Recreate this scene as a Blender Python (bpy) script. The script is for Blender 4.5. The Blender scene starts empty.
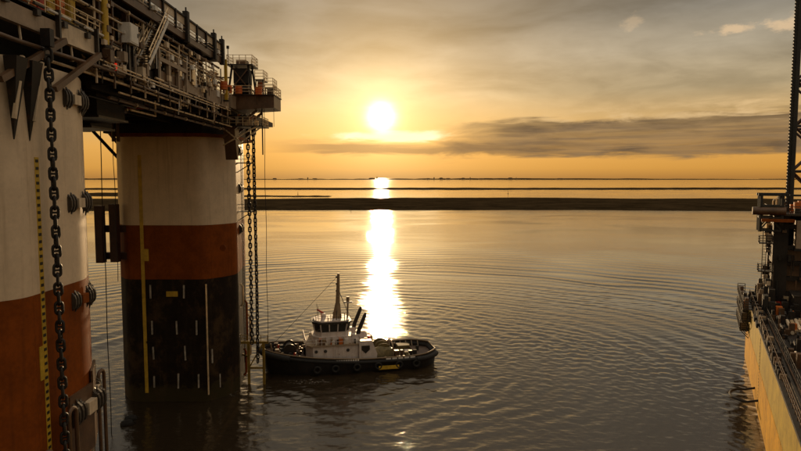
import bpy, math, random
import numpy as np
from mathutils import Vector, Matrix, Quaternion

sc = bpy.context.scene
C = sc.collection
R = math.radians
rnd = random.Random(11)

# ------------------------------------------------------------------ camera
cam_d = bpy.data.cameras.new('camera')
cam_d.sensor_width = 36.0
cam_d.lens = 27.4
cam_d.clip_start = 0.5
cam_d.clip_end = 90000
cam = bpy.data.objects.new('camera', cam_d)
cam.location = (0, 0, 30)
cam.rotation_euler = (R(90 - 4.45), 0, 0)
C.objects.link(cam)
sc.camera = cam

# ------------------------------------------------------------------ render look
sc.render.engine = 'CYCLES'
sc.view_settings.view_transform = 'Standard'
sc.view_settings.look = 'None'
sc.view_settings.exposure = 0.2
sc.view_settings.gamma = 1.0
sc.view_settings.use_curve_mapping = False
sc.cycles.use_denoising = True
sc.cycles.max_bounces = 6
sc.cycles.sample_clamp_indirect = 6.0
sc.cycles.caustics_reflective = False
sc.cycles.caustics_refractive = False

SUN_AZ, SUN_EL = -1.8, 5.7          # degrees, azimuth measured from +Y towards +X
SDIR = Vector((math.sin(R(SUN_AZ)) * math.cos(R(SUN_EL)), math.cos(R(SUN_AZ)) * math.cos(R(SUN_EL)), math.sin(R(SUN_EL))))


class NT:
    """small helper for building node trees"""
    def __init__(s, nt):
        s.nt = nt
    def n(s, t, **kw):
        x = s.nt.nodes.new(t)
        for k, v in kw.items():
            setattr(x, k, v)
        return x
    def put(s, sock, v):
        if isinstance(v, bpy.types.NodeSocket):
            s.nt.links.new(v, sock)
        elif v is not None:
            sock.default_value = v
    def m(s, op, a, b=None, c=None, clamp=False):
        x = s.n('ShaderNodeMath', operation=op, use_clamp=clamp)
        for i, v in enumerate((a, b, c)):
            if v is not None:
                s.put(x.inputs[i], v)
        return x.outputs[0]
    def step(s, v, lo, hi, a=0.0, b=1.0):
        x = s.n('ShaderNodeMapRange', interpolation_type='SMOOTHSTEP')
        s.put(x.inputs[0], v)
        for i, q in enumerate((lo, hi, a, b)):
            s.put(x.inputs[1 + i], q)
        return x.outputs[0]
    def mix(s, f, a, b, blend='MIX'):
        x = s.n('ShaderNodeMix', data_type='RGBA', blend_type=blend)
        s.put(x.inputs[0], f)
        s.put(x.inputs[6], a if isinstance(a, bpy.types.NodeSocket) else (*a, 1))
        s.put(x.inputs[7], b if isinstance(b, bpy.types.NodeSocket) else (*b, 1))
        return x.outputs[2]
    def scale(s, col, f):
        x = s.n('ShaderNodeVectorMath', operation='SCALE')
        s.put(x.inputs[0], col)
        s.put(x.inputs[3], f)
        return x.outputs[0]
    def add(s, a, b):
        x = s.n('ShaderNodeVectorMath', operation='ADD')
        s.put(x.inputs[0], a)
        s.put(x.inputs[1], b)
        return x.outputs[0]
    def xyz(s, a, b, c):
        x = s.n('ShaderNodeCombineXYZ')
        for i, v in enumerate((a, b, c)):
            s.put(x.inputs[i], v)
        return x.outputs[0]
    def noise(s, vec, scale=1.0, detail=4, rough=0.55, dist=0.0):
        x = s.n('ShaderNodeTexNoise')
        s.put(x.inputs['Vector'], vec)
        x.inputs['Scale'].default_value = scale
        x.inputs['Detail'].default_value = detail
        x.inputs['Roughness'].default_value = rough
        x.inputs['Distortion'].default_value = dist
        return x.outputs['Fac']
    def ramp(s, f, stops, mode='LINEAR'):
        x = s.n('ShaderNodeValToRGB')
        cr = x.color_ramp
        cr.interpolation = mode
        while len(cr.elements) < len(stops):
            cr.elements.new(0.5)
        for e, (p, c) in zip(cr.elements, stops):
            e.position = p
            e.color = (*c, 1)
        s.put(x.inputs[0], f)
        return x.outputs[0]


# ------------------------------------------------------------------ sky
world = bpy.data.worlds.new('World')
sc.world = world
world.use_nodes = True
w = NT(world.node_tree)
world.node_tree.nodes.clear()
out = w.n('ShaderNodeOutputWorld')
bg = w.n('ShaderNodeBackground')
bg.inputs[1].default_value = 0.1
tc = w.n('ShaderNodeTexCoord')
sep = w.n('ShaderNodeSeparateXYZ')
w.put(sep.inputs[0], tc.outputs['Generated'])
X, Y, Z = sep.outputs
el = w.m('MULTIPLY', w.m('ARCSINE', Z), 57.2958)
az = w.m('MULTIPLY', w.m('ARCTAN2', X, Y), 57.2958)
sky = w.n('ShaderNodeTexSky', sky_type='NISHITA')
sky.sun_disc = False
sky.sun_elevation = R(SUN_EL)
sky.sun_rotation = R(SUN_AZ)
sky.air_density = 1.5
sky.dust_density = 4.0
# a thin high veil of cloud over the whole sky
veil = w.ramp(w.m('DIVIDE', el, 45.0, clamp=True), [
    (0.0, (.38, .170, .036)), (0.02, (.58, .275, .050)), (0.06, (.66, .335, .075)), (0.11, (.56, .350, .135)),
    (0.17, (.43, .335, .200)), (0.24, (.30, .254, .184)), (0.31, (.160, .146, .123)), (0.38, (.122, .114, .102)),
    (0.60, (.25, .215, .165)), (1.0, (.58, .49, .38))])
n_big = w.noise(w.xyz(w.m('MULTIPLY', az, .055), w.m('MULTIPLY', el, .20), 3.1), 1.0, 5, .5, .6)
n_fine = w.noise(w.xyz(w.m('MULTIPLY', az, .16), w.m('MULTIPLY', el, .55), 7.7), 1.0, 6, .55, .4)
n_wisp = w.noise(w.xyz(w.m('MULTIPLY', az, .14), w.m('MULTIPLY', el, 1.1), 1.3), 1.0, 6, .6, .5)
n_str = w.noise(w.xyz(w.m('MULTIPLY', az, .10), w.m('MULTIPLY', el, 2.4), 5.9), 1.0, 6, .6, .3)
mott = w.m('ADD', w.step(n_big, .32, .68, .70, 1.25), w.step(n_fine, .3, .7, -.13, .13))
mott = w.m('ADD', 1.0, w.m('MULTIPLY', w.m('SUBTRACT', mott, 1.0), w.step(el, 3, 9)))
veil = w.scale(veil, mott)
cover = w.mix(0.93, w.scale(sky.outputs[0], 0.1), veil)
# glow of the veiled sun
dot = w.n('ShaderNodeVectorMath', operation='DOT_PRODUCT')
w.put(dot.inputs[0], tc.outputs['Generated'])
dot.inputs[1].default_value = SDIR
th = w.m('MULTIPLY', w.m('ARCCOSINE', w.m('MINIMUM', dot.outputs['Value'], 1.0)), 57.2958)
g_wide = w.m('EXPONENT', w.m('MULTIPLY', th, -1 / 11.0))
g_mid = w.m('EXPONENT', w.m('MULTIPLY', th, -1 / 2.6))
thn = w.m('ADD', th, w.m('MULTIPLY', w.m('SUBTRACT', n_wisp, .5), .7))
core = w.m('EXPONENT', w.m('MULTIPLY', w.m('MULTIPLY', thn, thn), -.95))
glow = w.add(w.scale(w.n('ShaderNodeRGB').outputs[0], 0.0), w.xyz(w.m('MULTIPLY', g_wide, .25), w.m('MULTIPLY', g_wide, .185), w.m('MULTIPLY', g_wide, .085)))
glow = w.add(glow, w.xyz(w.m('MULTIPLY', g_mid, .80), w.m('MULTIPLY', g_mid, .60), w.m('MULTIPLY', g_mid, .29)))
col = w.add(cover, glow)
# long dark cloud bank low over the horizon, to the right of the sun
e2 = w.m('ADD', el, w.m('MULTIPLY', w.m('SUBTRACT', n_wisp, .5), 2.6))
bank = w.m('MULTIPLY', w.step(e2, 1.6, 2.3), w.step(e2, 4.8, 5.6, 1.0, 0.0))
azw = w.m('ADD', az, w.m('MULTIPLY', w.m('SUBTRACT', n_fine, .5), 14))
bank = w.m('MULTIPLY', bank, w.step(azw, 1.5, 11.0))
col = w.mix(w.m('MULTIPLY', bank, w.m('MULTIPLY', w.step(n_fine, .25, .65, 1.0, .82), w.step(n_str, .36, .60, .80, 1.0))), col, w.mix(w.step(n_wisp, .35, .65), (.115, .075, .043), (.20, .130, .070)))
rim = w.m('MULTIPLY', w.m('MULTIPLY', w.step(e2, 4.8, 5.3), w.step(e2, 5.4, 6.8, 1.0, 0.0)), w.step(azw, 9, 20))
col = w.mix(w.m('MULTIPLY', rim, w.step(n_fine, .42, .58, .0, .85)), col, (.66, .45, .22))
# thin grey wisps reaching left under the sun
e3 = w.m('ADD', el, w.m('MULTIPLY', w.m('SUBTRACT', n_wisp, .5), 2.0))
wisp = w.m('MULTIPLY', w.step(e3, 2.0, 2.5), w.step(e3, 2.9, 3.7, 1.0, 0.0))
wisp = w.m('MULTIPLY', wisp, w.m('MULTIPLY', w.step(az, -14, -6), w.step(az, 6, 12, 1.0, 0.0)))
col = w.mix(w.m('MULTIPLY', wisp, .6), col, (.24, .145, .07))
# bright shredded edge right below the sun
e4 = w.m('ADD', el, w.m('MULTIPLY', w.m('SUBTRACT', n_wisp, .5), 1.5))
shine = w.m('MULTIPLY', w.step(e4, 3.45, 3.75), w.step(e4, 4.0, 4.5, 1.0, 0.0))
shine = w.m('MULTIPLY', shine, w.m('MULTIPLY', w.step(azw, -8, -4), w.step(azw, 1, 5, 1.0, 0.0)))
col = w.mix(w.m('MULTIPLY', shine, .9), col, (1.25, 1.02, .62))
# three small lit clouds high on the right
for a0, e0, rx, ry, k in ((28.0, 11.9, 1.7, .36, .75), (32.6, 11.9, 2.0, .65, .75), (20.4, 13.3, .8, .6, .3)):
    dx = w.m('DIVIDE', w.m('SUBTRACT', az, a0), rx)
    dy = w.m('DIVIDE', w.m('SUBTRACT', w.m('SUBTRACT', el, e0), w.m('MULTIPLY', dx, .12)), ry)
    dd = w.m('SQRT', w.m('ADD', w.m('MULTIPLY', dx, dx), w.m('MULTIPLY', dy, dy)))
    nn = w.noise(w.xyz(w.m('MULTIPLY', az, .7), w.m('MULTIPLY', el, 1.4), e0), 1.0, 5, .6)
    dd = w.m('ADD', dd, w.m('MULTIPLY', w.m('SUBTRACT', nn, .5), 3.4))
    col = w.mix(w.m('MULTIPLY', w.step(dd, .25, 1.3, 1.0, 0.0), k), col, (.68, .48, .28))
col = w.add(col, w.xyz(w.m('MULTIPLY', core, 2.6), w.m('MULTIPLY', core, 2.3), w.m('MULTIPLY', core, 1.7)))
w.put(bg.inputs[0], w.scale(col, 10.0))
w.put(out.inputs[0], bg.outputs[0])

# ------------------------------------------------------------------ sun
sun_d = bpy.data.lights.new('sun', 'SUN')
sun_d.energy = 2.6
sun_d.angle = R(0.6)
sun_d.color = (1.0, .68, .36)
sun = bpy.data.objects.new('sun', sun_d)
sun.rotation_euler = (-SDIR).to_track_quat('-Z', 'Y').to_euler()
sun.location = SDIR * 300
C.objects.link(sun)

# ------------------------------------------------------------------ materials
MATS = {}


def paint(name, col, rough=.5, metal=0.0, var=.25, streak=.0, streak_col=(.05, .025, .012), rust=0.0, scale=1.0, spec=.5):
    """weathered paint: cloudy tone, vertical run marks and rust blooms in object space"""
    m = bpy.data.materials.new(name)
    m.use_nodes = True
    t = NT(m.node_tree)
    b = m.node_tree.nodes['Principled BSDF']
    g = t.n('ShaderNodeNewGeometry')
    s = t.n('ShaderNodeSeparateXYZ')
    t.put(s.inputs[0], g.outputs['Position'])
    n1 = t.noise(g.outputs['Position'], .55 * scale, 5, .6)
    n2 = t.noise(g.outputs['Position'], 4.0 * scale, 4, .6)
    f = t.m('ADD', t.m('MULTIPLY', n1, .65), t.m('MULTIPLY', n2, .35))
    dark = tuple(c * (1 - var * 1.4) for c in col)
    lite = tuple(min(1, c * (1 + var * .7)) for c in col)
    c = t.mix(t.step(f, .30, .70), dark, lite)
    if streak:
        v = t.xyz(t.m('MULTIPLY', s.outputs[0], 1.6), t.m('MULTIPLY', s.outputs[1], 1.6), t.m('MULTIPLY', s.outputs[2], .09))
        ns = t.noise(v, 1.3 * scale, 6, .62, .3)
        c = t.mix(t.m('MULTIPLY', t.step(ns, .50, .72), streak), c, streak_col)
    if name == 'column_black':
        ng = t.noise(g.outputs['Position'], .9, 6, .7)
        edge = t.m('ADD', s.outputs[2], t.m('MULTIPLY', t.m('SUBTRACT', ng, .5), 5.0))
        c = t.mix(t.m('MULTIPLY', t.step(edge, 1.5, 2.6, 1.0, 0.0), .9), c, (.045, .036, .014))
        nb = t.noise(t.xyz(t.m('MULTIPLY', s.outputs[0], .35), t.m('MULTIPLY', s.outputs[1], .35), t.m('MULTIPLY', s.outputs[2], .25)), 1.0, 6, .7)
        c = t.mix(t.m('MULTIPLY', t.step(nb, .48, .66), .75), c, (.075, .046, .022))
    if rust:
        nr = t.noise(g.outputs['Position'], 1.7 * scale, 7, .68)
        c = t.mix(t.m('MULTIPLY', t.step(nr, .56, .70), rust), c, (.10, .035, .012))
    t.put(b.inputs['Base Color'], c)
    t.put(b.inputs['Roughness'], t.m('ADD', rough - .1, t.m('MULTIPLY', n2, .22)))
    b.inputs['Metallic'].default_value = metal
    b.inputs['Specular IOR Level'].default_value = spec
    bp = t.n('ShaderNodeBump')
    bp.inputs['Strength'].default_value = .25
    bp.inputs['Distance'].default_value = .02
    t.put(bp.inputs['Height'], n2)
    t.put(b.inputs['Normal'], bp.outputs[0])
    MATS[name] = m
    return m


paint('column_white', (.76, .60, .42), .42, spec=.3, var=.09, streak=.32, streak_col=(.36, .25, .15), rust=.10)
paint('column_red', (.24, .058, .006), .6, spec=.12, var=.25, streak=.45, streak_col=(.10, .030, .008), rust=.3)
paint('column_black', (.018, .012, .008), .6, var=.3, streak=.3, streak_col=(.04, .03, .02), rust=.25, spec=.12)
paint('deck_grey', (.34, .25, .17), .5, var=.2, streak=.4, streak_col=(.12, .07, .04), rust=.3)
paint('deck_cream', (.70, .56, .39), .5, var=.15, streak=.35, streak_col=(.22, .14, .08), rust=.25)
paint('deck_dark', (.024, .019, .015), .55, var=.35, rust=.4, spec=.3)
paint('deck_brown', (.13, .070, .034), .42, var=.35, streak=.4, rust=.5)
paint('steel_rail', (.80, .60, .36), .30, metal=.4, var=.3, rust=.2, scale=3)
paint('steel_dark', (.040, .032, .026), .4, metal=.3, var=.3, rust=.3, scale=3)
paint('chain_iron', (.018, .015, .013), .5, metal=.3, var=.5, rust=.6, scale=3)
paint('pad_dark', (.060, .046, .034), .5, var=.35, rust=.35, scale=2)
paint('yellow_paint', (.62, .40, .035), .45, var=.2, streak=.35, rust=.25, scale=2)
paint('ladder_black', (.02, .018, .014), .6, var=.3)
paint('orange_gear', (.60, .15, .02), .5, var=.25, scale=3)
paint('red_gear', (.55, .05, .02), .45, var=.25, scale=3)
paint('white_gear', (.75, .71, .64), .4, var=.1, rust=.1, scale=2)
paint('fender_brown', (.060, .022, .012), .6, var=.35, rust=.4)
paint('anode_grey', (.42, .38, .32), .7, var=.4, rust=.4, scale=3)
paint('landing_yellow', (.30, .19, .025), .6, var=.35, streak=.5, rust=.5, scale=2)
paint('rope', (.030, .024, .018), .8, var=.3, scale=8)
paint('rubber', (.014, .013, .012), .75, var=.3, scale=4)
paint('tug_hull', (.018, .016, .015), .42, var=.35, streak=.35, streak_col=(.06, .04, .025), rust=.25)
paint('tug_deck', (.09, .055, .035), .6, var=.35, rust=.35, scale=2)
paint('tug_white', (.68, .60, .55), .42, var=.12, streak=.5, streak_col=(.34, .20, .11), rust=.2, scale=2)
paint('tug_buff', (.26, .18, .10), .5, var=.2, scale=2)
paint('tug_olive', (.13, .095, .03), .7, var=.4, scale=3)
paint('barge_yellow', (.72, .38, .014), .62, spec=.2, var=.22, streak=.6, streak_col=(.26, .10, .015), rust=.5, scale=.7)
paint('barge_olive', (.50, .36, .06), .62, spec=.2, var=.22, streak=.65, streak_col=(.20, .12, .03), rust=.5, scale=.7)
paint('mud', (.045, .031, .016), 1.0, var=.4, scale=.05, spec=0.0)
paint('far_land', (.10, .07, .04), .95, var=.3, scale=.002, spec=.0)
paint('far_building', (.30, .21, .12), .9, var=.2, scale=.01, spec=.0)


def glass_mat():
    m = bpy.data.materials.new('window_glass')
    m.use_nodes = True
    b = m.node_tree.nodes['Principled BSDF']
    b.inputs['Base Color'].default_value = (.03, .028, .022, 1)
    b.inputs['Roughness'].default_value = .05
    b.inputs['Specular IOR Level'].default_value = .8
    MATS['glass'] = m
    m2 = bpy.data.materials.new('lit_lamp_lens')
    m2.use_nodes = True
    b = m2.node_tree.nodes['Principled BSDF']
    b.inputs['Base Color'].default_value = (.8, .03, .01, 1)
    b.inputs['Emission Color'].default_value = (1.0, .04, .01, 1)
    b.inputs['Emission Strength'].default_value = .35
    MATS['red_lens'] = m2


glass_mat()


# ------------------------------------------------------------------ mesh helpers
class MB:
    def __init__(s):
        s.v, s.f = [], []

    def add(s, vs, fs):
        o = len(s.v)
        s.v += [tuple(p) for p in vs]
        s.f += [tuple(i + o for i in f) for f in fs]
        return s

    def box(s, x0, x1, y0, y1, z0, z1):
        vs = [(x, y, z) for z in (z0, z1) for y in (y0, y1) for x in (x0, x1)]
        return s.add(vs, [(0, 2, 3, 1), (4, 5, 7, 6), (0, 1, 5, 4), (2, 6, 7, 3), (0, 4, 6, 2), (1, 3, 7, 5)])

    def bar(s, p, q, w=.1, h=None, up=(0, 0, 1)):
        p, q = Vector(p), Vector(q)
        h = w if h is None else h
        d = (q - p).normalized()
        u = Vector(up)
        if abs(d.dot(u)) > .98:
            u = Vector((0, 1, 0))
        a = d.cross(u).normalized() * (w / 2)
        b = a.cross(d).normalized() * (h / 2)
        vs = [e + sa * a + sb * b for e in (p, q) for sb in (-1, 1) for sa in (-1, 1)]
        return s.add(vs, [(0, 2, 3, 1), (4, 5, 7, 6), (0, 1, 5, 4), (2, 6, 7, 3), (0, 4, 6, 2), (1, 3, 7, 5)])

    def tube(s, pts, r, n=8, close=False, r2=None):
        pts = [Vector(p) for p in pts]
        k = len(pts)
        vs, fs = [], []
        ref = None
        for i, p in enumerate(pts):
            if close:
                d = pts[(i + 1) % k] - pts[i - 1]
            else:
                d = pts[min(i + 1, k - 1)] - pts[max(i - 1, 0)]
            d.normalize()
            if ref is None:
                ref = Vector((0, 0, 1)) if abs(d.z) < .9 else Vector((1, 0, 0))
            a = (ref - d * ref.dot(d)).normalized()
            ref = a
            b = d.cross(a)
            rr = r if r2 is None else r + (r2 - r) * i / (k - 1)
            vs += [p + (a * math.cos(2 * math.pi * j / n) + b * math.sin(2 * math.pi * j / n)) * rr for j in range(n)]
        for i in range(k if close else k - 1):
            for j in range(n):
                i2 = (i + 1) % k
                fs.append((i * n + j, i * n + (j + 1) % n, i2 * n + (j + 1) % n, i2 * n + j))
        if not close:
            fs.append(tuple(range(n - 1, -1, -1)))
            fs.append(tuple((k - 1) * n + j for j in range(n)))
        return s.add(vs, fs)

    def prism(s, poly, z0, z1, axis='z'):
        """poly of 2d points extruded along an axis"""
        def mk(a, b, c):
            return {'z': (a, b, c), 'x': (c, a, b), 'y': (a, c, b)}[axis]
        k = len(poly)
        vs = [mk(a, b, z0) for a, b in poly] + [mk(a, b, z1) for a, b in poly]
        fs = [tuple(range(k - 1, -1, -1)), tuple(range(k, 2 * k))]
        fs += [(i, (i + 1) % k, k + (i + 1) % k, k + i) for i in range(k)]
        return s.add(vs, fs)

    def mesh(s, name, mat, smooth=False):
        me = bpy.data.meshes.new(name)
        me.from_pydata(s.v, [], s.f)
        me.materials.append(MATS[mat])
        if smooth:
            me.shade_smooth()
            try:
                me.set_sharp_from_angle(angle=R(40))
            except Exception:
                pass
        return me

    def build(s, name, mat, parent=None, smooth=False, loc=None):
        o = bpy.data.objects.new(name, s.mesh(name, mat, smooth))
        C.objects.link(o)
        if parent:
            o.parent = parent
        if loc is not None:
            o.location = loc
        return o


def inst(me, name, parent, loc=(0, 0, 0), rot=(0, 0, 0), scale=(1, 1, 1)):
    o = bpy.data.objects.new(name, me)
    C.objects.link(o)
    o.parent = parent
    o.location, o.rotation_euler, o.scale = loc, rot, scale
    return o


def tag(o, label, cat=None, group=None):
    o['label'] = label
    if cat:
        o['category'] = cat
    if group:
        o['group'] = group
    return o


def thing(name, label, cat, loc=(0, 0, 0), rz=0, group=None):
    o = bpy.data.objects.new(name, None)
    o.empty_display_size = .5
    C.objects.link(o)
    o.location = loc
    o.rotation_euler = (0, 0, rz)
    return tag(o, label, cat, group)


def struct(o, kind='structure'):
    o['kind'] = kind
    return o


POST = {}


def railing(parent, pts, h=1.1, gap=1.5, r=.045, mat='steel_rail', bars=3, toe=False):
    """posts are parts of their own, the rails along the run are one"""
    key = (h, r, mat)
    if key not in POST:
        POST[key] = MB().tube([(0, 0, 0), (0, 0, h)], r, 6).mesh('post', mat)
    run = MB()
    pts = [Vector(p) for p in pts]
    for a, b in zip(pts[:-1], pts[1:]):
        L = (b - a).length
        k = max(1, round(L / gap))
        for i in range(k + (1 if b is pts[-1] else 0)):
            inst(POST[key], 'post', parent, a + (b - a) * (i / k))
        for j in range(bars):
            zz = Vector((0, 0, h * (j + 1) / bars - .02))
            run.tube([a + zz, b + zz], r * .85, 6)
        if toe:
            run.bar(a + Vector((0, 0, .09)), b + Vector((0, 0, .09)), .03, .16)
    return run.build('handrail', mat, parent)


# ------------------------------------------------------------------ sea
TUG_C = Vector((-7.4, 97.6))


def build_sea():
    rs = np.concatenate([np.geomspace(5, 36, 50)[:-1], np.geomspace(36, 320, 860)[:-1], np.geomspace(320, 1600, 260)[:-1], np.geomspace(1600, 70000, 50)])
    fine = np.linspace(-44, 44, 620)
    rest = np.linspace(44, 316, 92)[1:-1]
    ang = np.radians(np.concatenate([fine, rest]))
    nr, na = len(rs), len(ang)
    Rr, A = np.meshgrid(rs, ang, indexing='ij')
    x, y = Rr * np.sin(A), Rr * np.cos(A)
    z = np.zeros_like(x)
    g = np.random.default_rng(5)
    near = np.clip((1500 - Rr) / 900, 0, 1) * np.clip((Rr - 50) / 60, .5, 1)
    dpx = Rr * Rr / (30 * 780)          # metres of water per picture row at this range
    # patches where the breeze leaves the water calmer
    calm = 0.75 + .30 * np.sin(x / 37 + 1.3 * np.sin(y / 61)) * np.sin(y / 47 + .8 * np.sin(x / 53 + 2)) + .30 * np.sin(x / 13 + 1.9 * np.sin(y / 21 + x / 40)) * np.sin(y / 17 + 1.5 * np.sin(x / 23))
    calm = np.clip((calm - .72) * 1.5 + .75, .12, 1.6)
    calm *= 1 - .45 * np.clip((Rr - 230) / 250, 0, 1)
    for i in range(84):
        lam = float(np.exp(g.uniform(np.log(.7), np.log(3.0))))
        th = np.radians(g.normal((262, 262, 215, 318)[i % 4], 24))
        k = 2 * np.pi / lam
        amp = .0026 * lam ** .6
        ph = g.uniform(0, 6.28)
        fade = np.clip(1.6 - 2 * dpx / lam, 0, 1) * near
        wob = 1.2 * np.sin((x * np.cos(th + 1.57) + y * np.sin(th + 1.57)) / (lam * 5.3) + ph * 3)
        s = np.sin(k * (x * np.cos(th) + y * np.sin(th)) + ph + wob)
        z += amp * fade * calm * (s + .25 * np.cos(2 * (k * (x * np.cos(th) + y * np.sin(th)) + ph + wob)))
    # rings the working tug sends out
    warp = .9 * np.sin(x / 4.7 + y / 6.3 + 1.2 * np.sin(x / 9)) + 1.6 * np.sin(x / 19 + 1.1 * np.sin(y / 31)) + 1.3 * np.sin(y / 23 + 1.7 * np.sin(x / 27 + 1)) + .7 * np.sin(x / 7.3 - y / 9.1)
    for (cx, cy, lam, amp, r0, rw) in ((2.0, 100.0, 3.2, .030, 32, 24), (3.0, 101.0, 4.6, .058, 78, 36), (-14, 101, 3.6, .040, 30, 20), (0, 98, 6.4, .085, 130, 58), (-4, 99, 4.4, .026, 95, 50), (8, 94, 2.6, .018, 45, 30)):
        rr = np.hypot(x - cx, y - cy) + warp
        wv = np.sin(2 * np.pi * rr / lam + .9 * np.sin(np.arctan2(y - cy, x - cx) * 5 + rr * .03))
        env = np.exp(-((rr - r0) / rw) ** 2)
        mod = .55 + .45 * np.sin(x / 14.3 + y / 23.1 + 1.4 * np.sin(x / 31 - y / 43 + lam)) * np.sin(y / 37 + lam)
        mod = np.clip(mod, .05, 1)
        z += amp * env * wv * mod * (.4 + .6 * calm) * np.clip((y - 45) / 40, .25, 1) * np.clip(1.6 - 2 * dpx / lam, 0, 1)
    z *= (np.arange(na) < len(fine))[None, :]
    verts = np.stack([x, y, z], -1).reshape(-1, 3)
    verts = np.concatenate([verts, [[0, 0, 0]]])
    i, j = np.meshgrid(np.arange(nr - 1), np.arange(na), indexing='ij')
    j2 = (j + 1) % na
    q = np.stack([i * na + j, i * na + j2, (i + 1) * na + j2, (i + 1) * na + j], -1).reshape(-1, 4)[:, ::-1]
    c = len(verts) - 1
    jj = np.arange(na)
    tri = np.stack([np.full(na, c), (jj + 1) % na, jj], -1)
    me = bpy.data.meshes.new('sea')
    me.vertices.add(len(verts))
    me.vertices.foreach_set('co', verts.astype(np.float32).ravel())
    loops = np.concatenate([q.ravel(), tri.ravel()]).astype(np.int32)
    me.loops.add(len(loops))
    me.loops.foreach_set('vertex_index', loops)
    starts = np.concatenate([np.arange(len(q)) * 4, len(q) * 4 + np.arange(len(tri)) * 3]).astype(np.int32)
    me.polygons.add(len(starts))
    me.polygons.foreach_set('loop_start', starts)
    me.polygons.foreach_set('use_smooth', np.ones(len(starts), bool))
    me.update(calc_edges=True)
    me.validate()
    m = bpy.data.materials.new('sea_water')
    m.use_nodes = True
    t = NT(m.node_tree)
    b = m.node_tree.nodes['Principled BSDF']
    g_ = t.n('ShaderNodeNewGeometry')
    P = g_.outputs['Position']
    s_ = t.n('ShaderNodeSeparateXYZ')
    t.put(s_.inputs[0], P)
    slick = t.noise(t.xyz(t.m('MULTIPLY', s_.outputs[0], .010), t.m('MULTIPLY', s_.outputs[1], .022), 0.0), 1.0, 5, .55, .6)
    foam_n = t.noise(P, 1.6, 6, .7)
    foam = None
    for fx, fy, rx, ry, kk in ((-13.5, 88.0, 4.5, 1.6, .75), (7.5, 96.0, 3.0, 2.2, .8), (-24.0, 84.0, 2.0, 3.0, .6), (9.5, 90.5, 4.0, .9, .5)):
        ex = t.m('DIVIDE', t.m('SUBTRACT', s_.outputs[0], fx), rx)
        ey = t.m('DIVIDE', t.m('SUBTRACT', s_.outputs[1], fy), ry)
        d_ = t.m('SQRT', t.m('ADD', t.m('MULTIPLY', ex, ex), t.m('MULTIPLY', ey, ey)))
        f_ = t.m('MULTIPLY', t.step(d_, .2, 1.0, 1.0, 0.0), kk)
        foam = f_ if foam is None else t.m('MAXIMUM', foam, f_)
    foam = t.m('MULTIPLY', foam, t.step(foam_n, .50, .66))
    t.put(b.inputs['Base Color'], t.mix(foam, (.034, .023, .012), (.55, .50, .44)))
    b.inputs['Coat Weight'].default_value = .7
    b.inputs['Coat Roughness'].default_value = .06
    b.inputs['Coat IOR'].default_value = 1.333
    b.inputs['IOR'].default_value = 1.333
    t.put(b.inputs['Roughness'], t.step(slick, .35, .65, .035, .07))
    n1 = t.noise(t.xyz(t.m('MULTIPLY', s_.outputs[0], .62), t.m('MULTIPLY', s_.outputs[1], 1.9), 0.0), 1.0, 5, .6, .35)
    n2 = t.noise(P, 3.2, 3, .6)
    h = t.m('ADD', t.m('MULTIPLY', n1, .10), t.m('MULTIPLY', n2, .030))
    h = t.m('MULTIPLY', h, t.step(slick, .38, .62, .18, 1.15))
    bp = t.n('ShaderNodeBump')
    bp.inputs['Strength'].default_value = .8
    bp.inputs['Distance'].default_value = .6
    t.put(bp.inputs['Height'], h)
    t.put(b.inputs['Normal'], bp.outputs[0])
    t.put(b.inputs['Coat Normal'], bp.outputs[0])
    me.materials.append(m)
    o = bpy.data.objects.new('sea', me)
    C.objects.link(o)
    struct(o)
    tag(o, 'rippled brown sea with sun glitter reaching to the horizon')


build_sea()


def bank(name, label, x0, x1, y0f, y1f, top, nx, ny, mat='mud', seed=1):
    """low mud bank: an uneven sheet with depth that dips under the water all round"""
    g = np.random.default_rng(seed)
    ph = g.uniform(0, 6.28, 12)
    mb = MB()
    vs, fs = [], []
    for j in range(ny + 1):
        fy = j / ny
        for i in range(nx + 1):
            fx = i / nx
            xx = x0 + (x1 - x0) * fx
            wig = sum(math.sin(xx / (260 / (k + 1)) + ph[k]) / (k + 1) for k in range(6))
            wig2 = sum(math.sin(xx / (210 / (k + 1)) + ph[k + 6]) / (k + 1) for k in range(6))
            ya, yb = y0f(xx) + wig * 13, y1f(xx) + wig2 * 30
            yy = ya + (yb - ya) * fy
            prof = min(1, fy * 9) * min(1, (1 - fy) * 5) * min(1, fx * 30) * min(1, (1 - fx) * 30)
            zz = -.5 + (top + .5) * prof ** .7 + prof * (.25 * math.sin(xx / 13 + yy / 9) + .2 * math.sin(xx / 5.1 - yy / 7 + ph[2]))
            vs.append((xx, yy, zz))
    for j in range(ny):
        for i in range(nx):
            a = j * (nx + 1) + i
            fs.append((a, a + 1, a + nx + 2, a + nx + 1))
    # underside closes the body
    k = len(vs)
    vs += [(x0, y0f(x0), -2), (x1, y0f(x1), -2), (x1, y1f(x1), -2), (x0, y1f(x0), -2)]
    fs.append((k + 3, k + 2, k + 1, k))
    o = mb.add(vs, fs).build(name, mat, smooth=True)
    struct(o)
    tag(o, label)
    return o


bank('mud_bank', 'broad dark mud bank across the water', -1100, 1150, lambda x: 546 + .012 * x, lambda x: 905 + .02 * x, 1.8, 300, 14, seed=2)
bank('mud_bank', 'thin dark mud bank line far behind the broad one', -2200, 3200, lambda x: 1590 + .01 * x, lambda x: 1860 + .03 * x, 1.6, 240, 8, seed=5)
bank('mud_spit', 'small mud spit left of the glitter behind the broad bank', -330, -112, lambda x: 985, lambda x: 1065, .8, 60, 8, seed=7)
bank('mud_spit', 'grey mud flat seen between the two rig columns', -620, -420, lambda x: 1010, lambda x: 1270, 1.0, 60, 8, seed=9)


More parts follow.
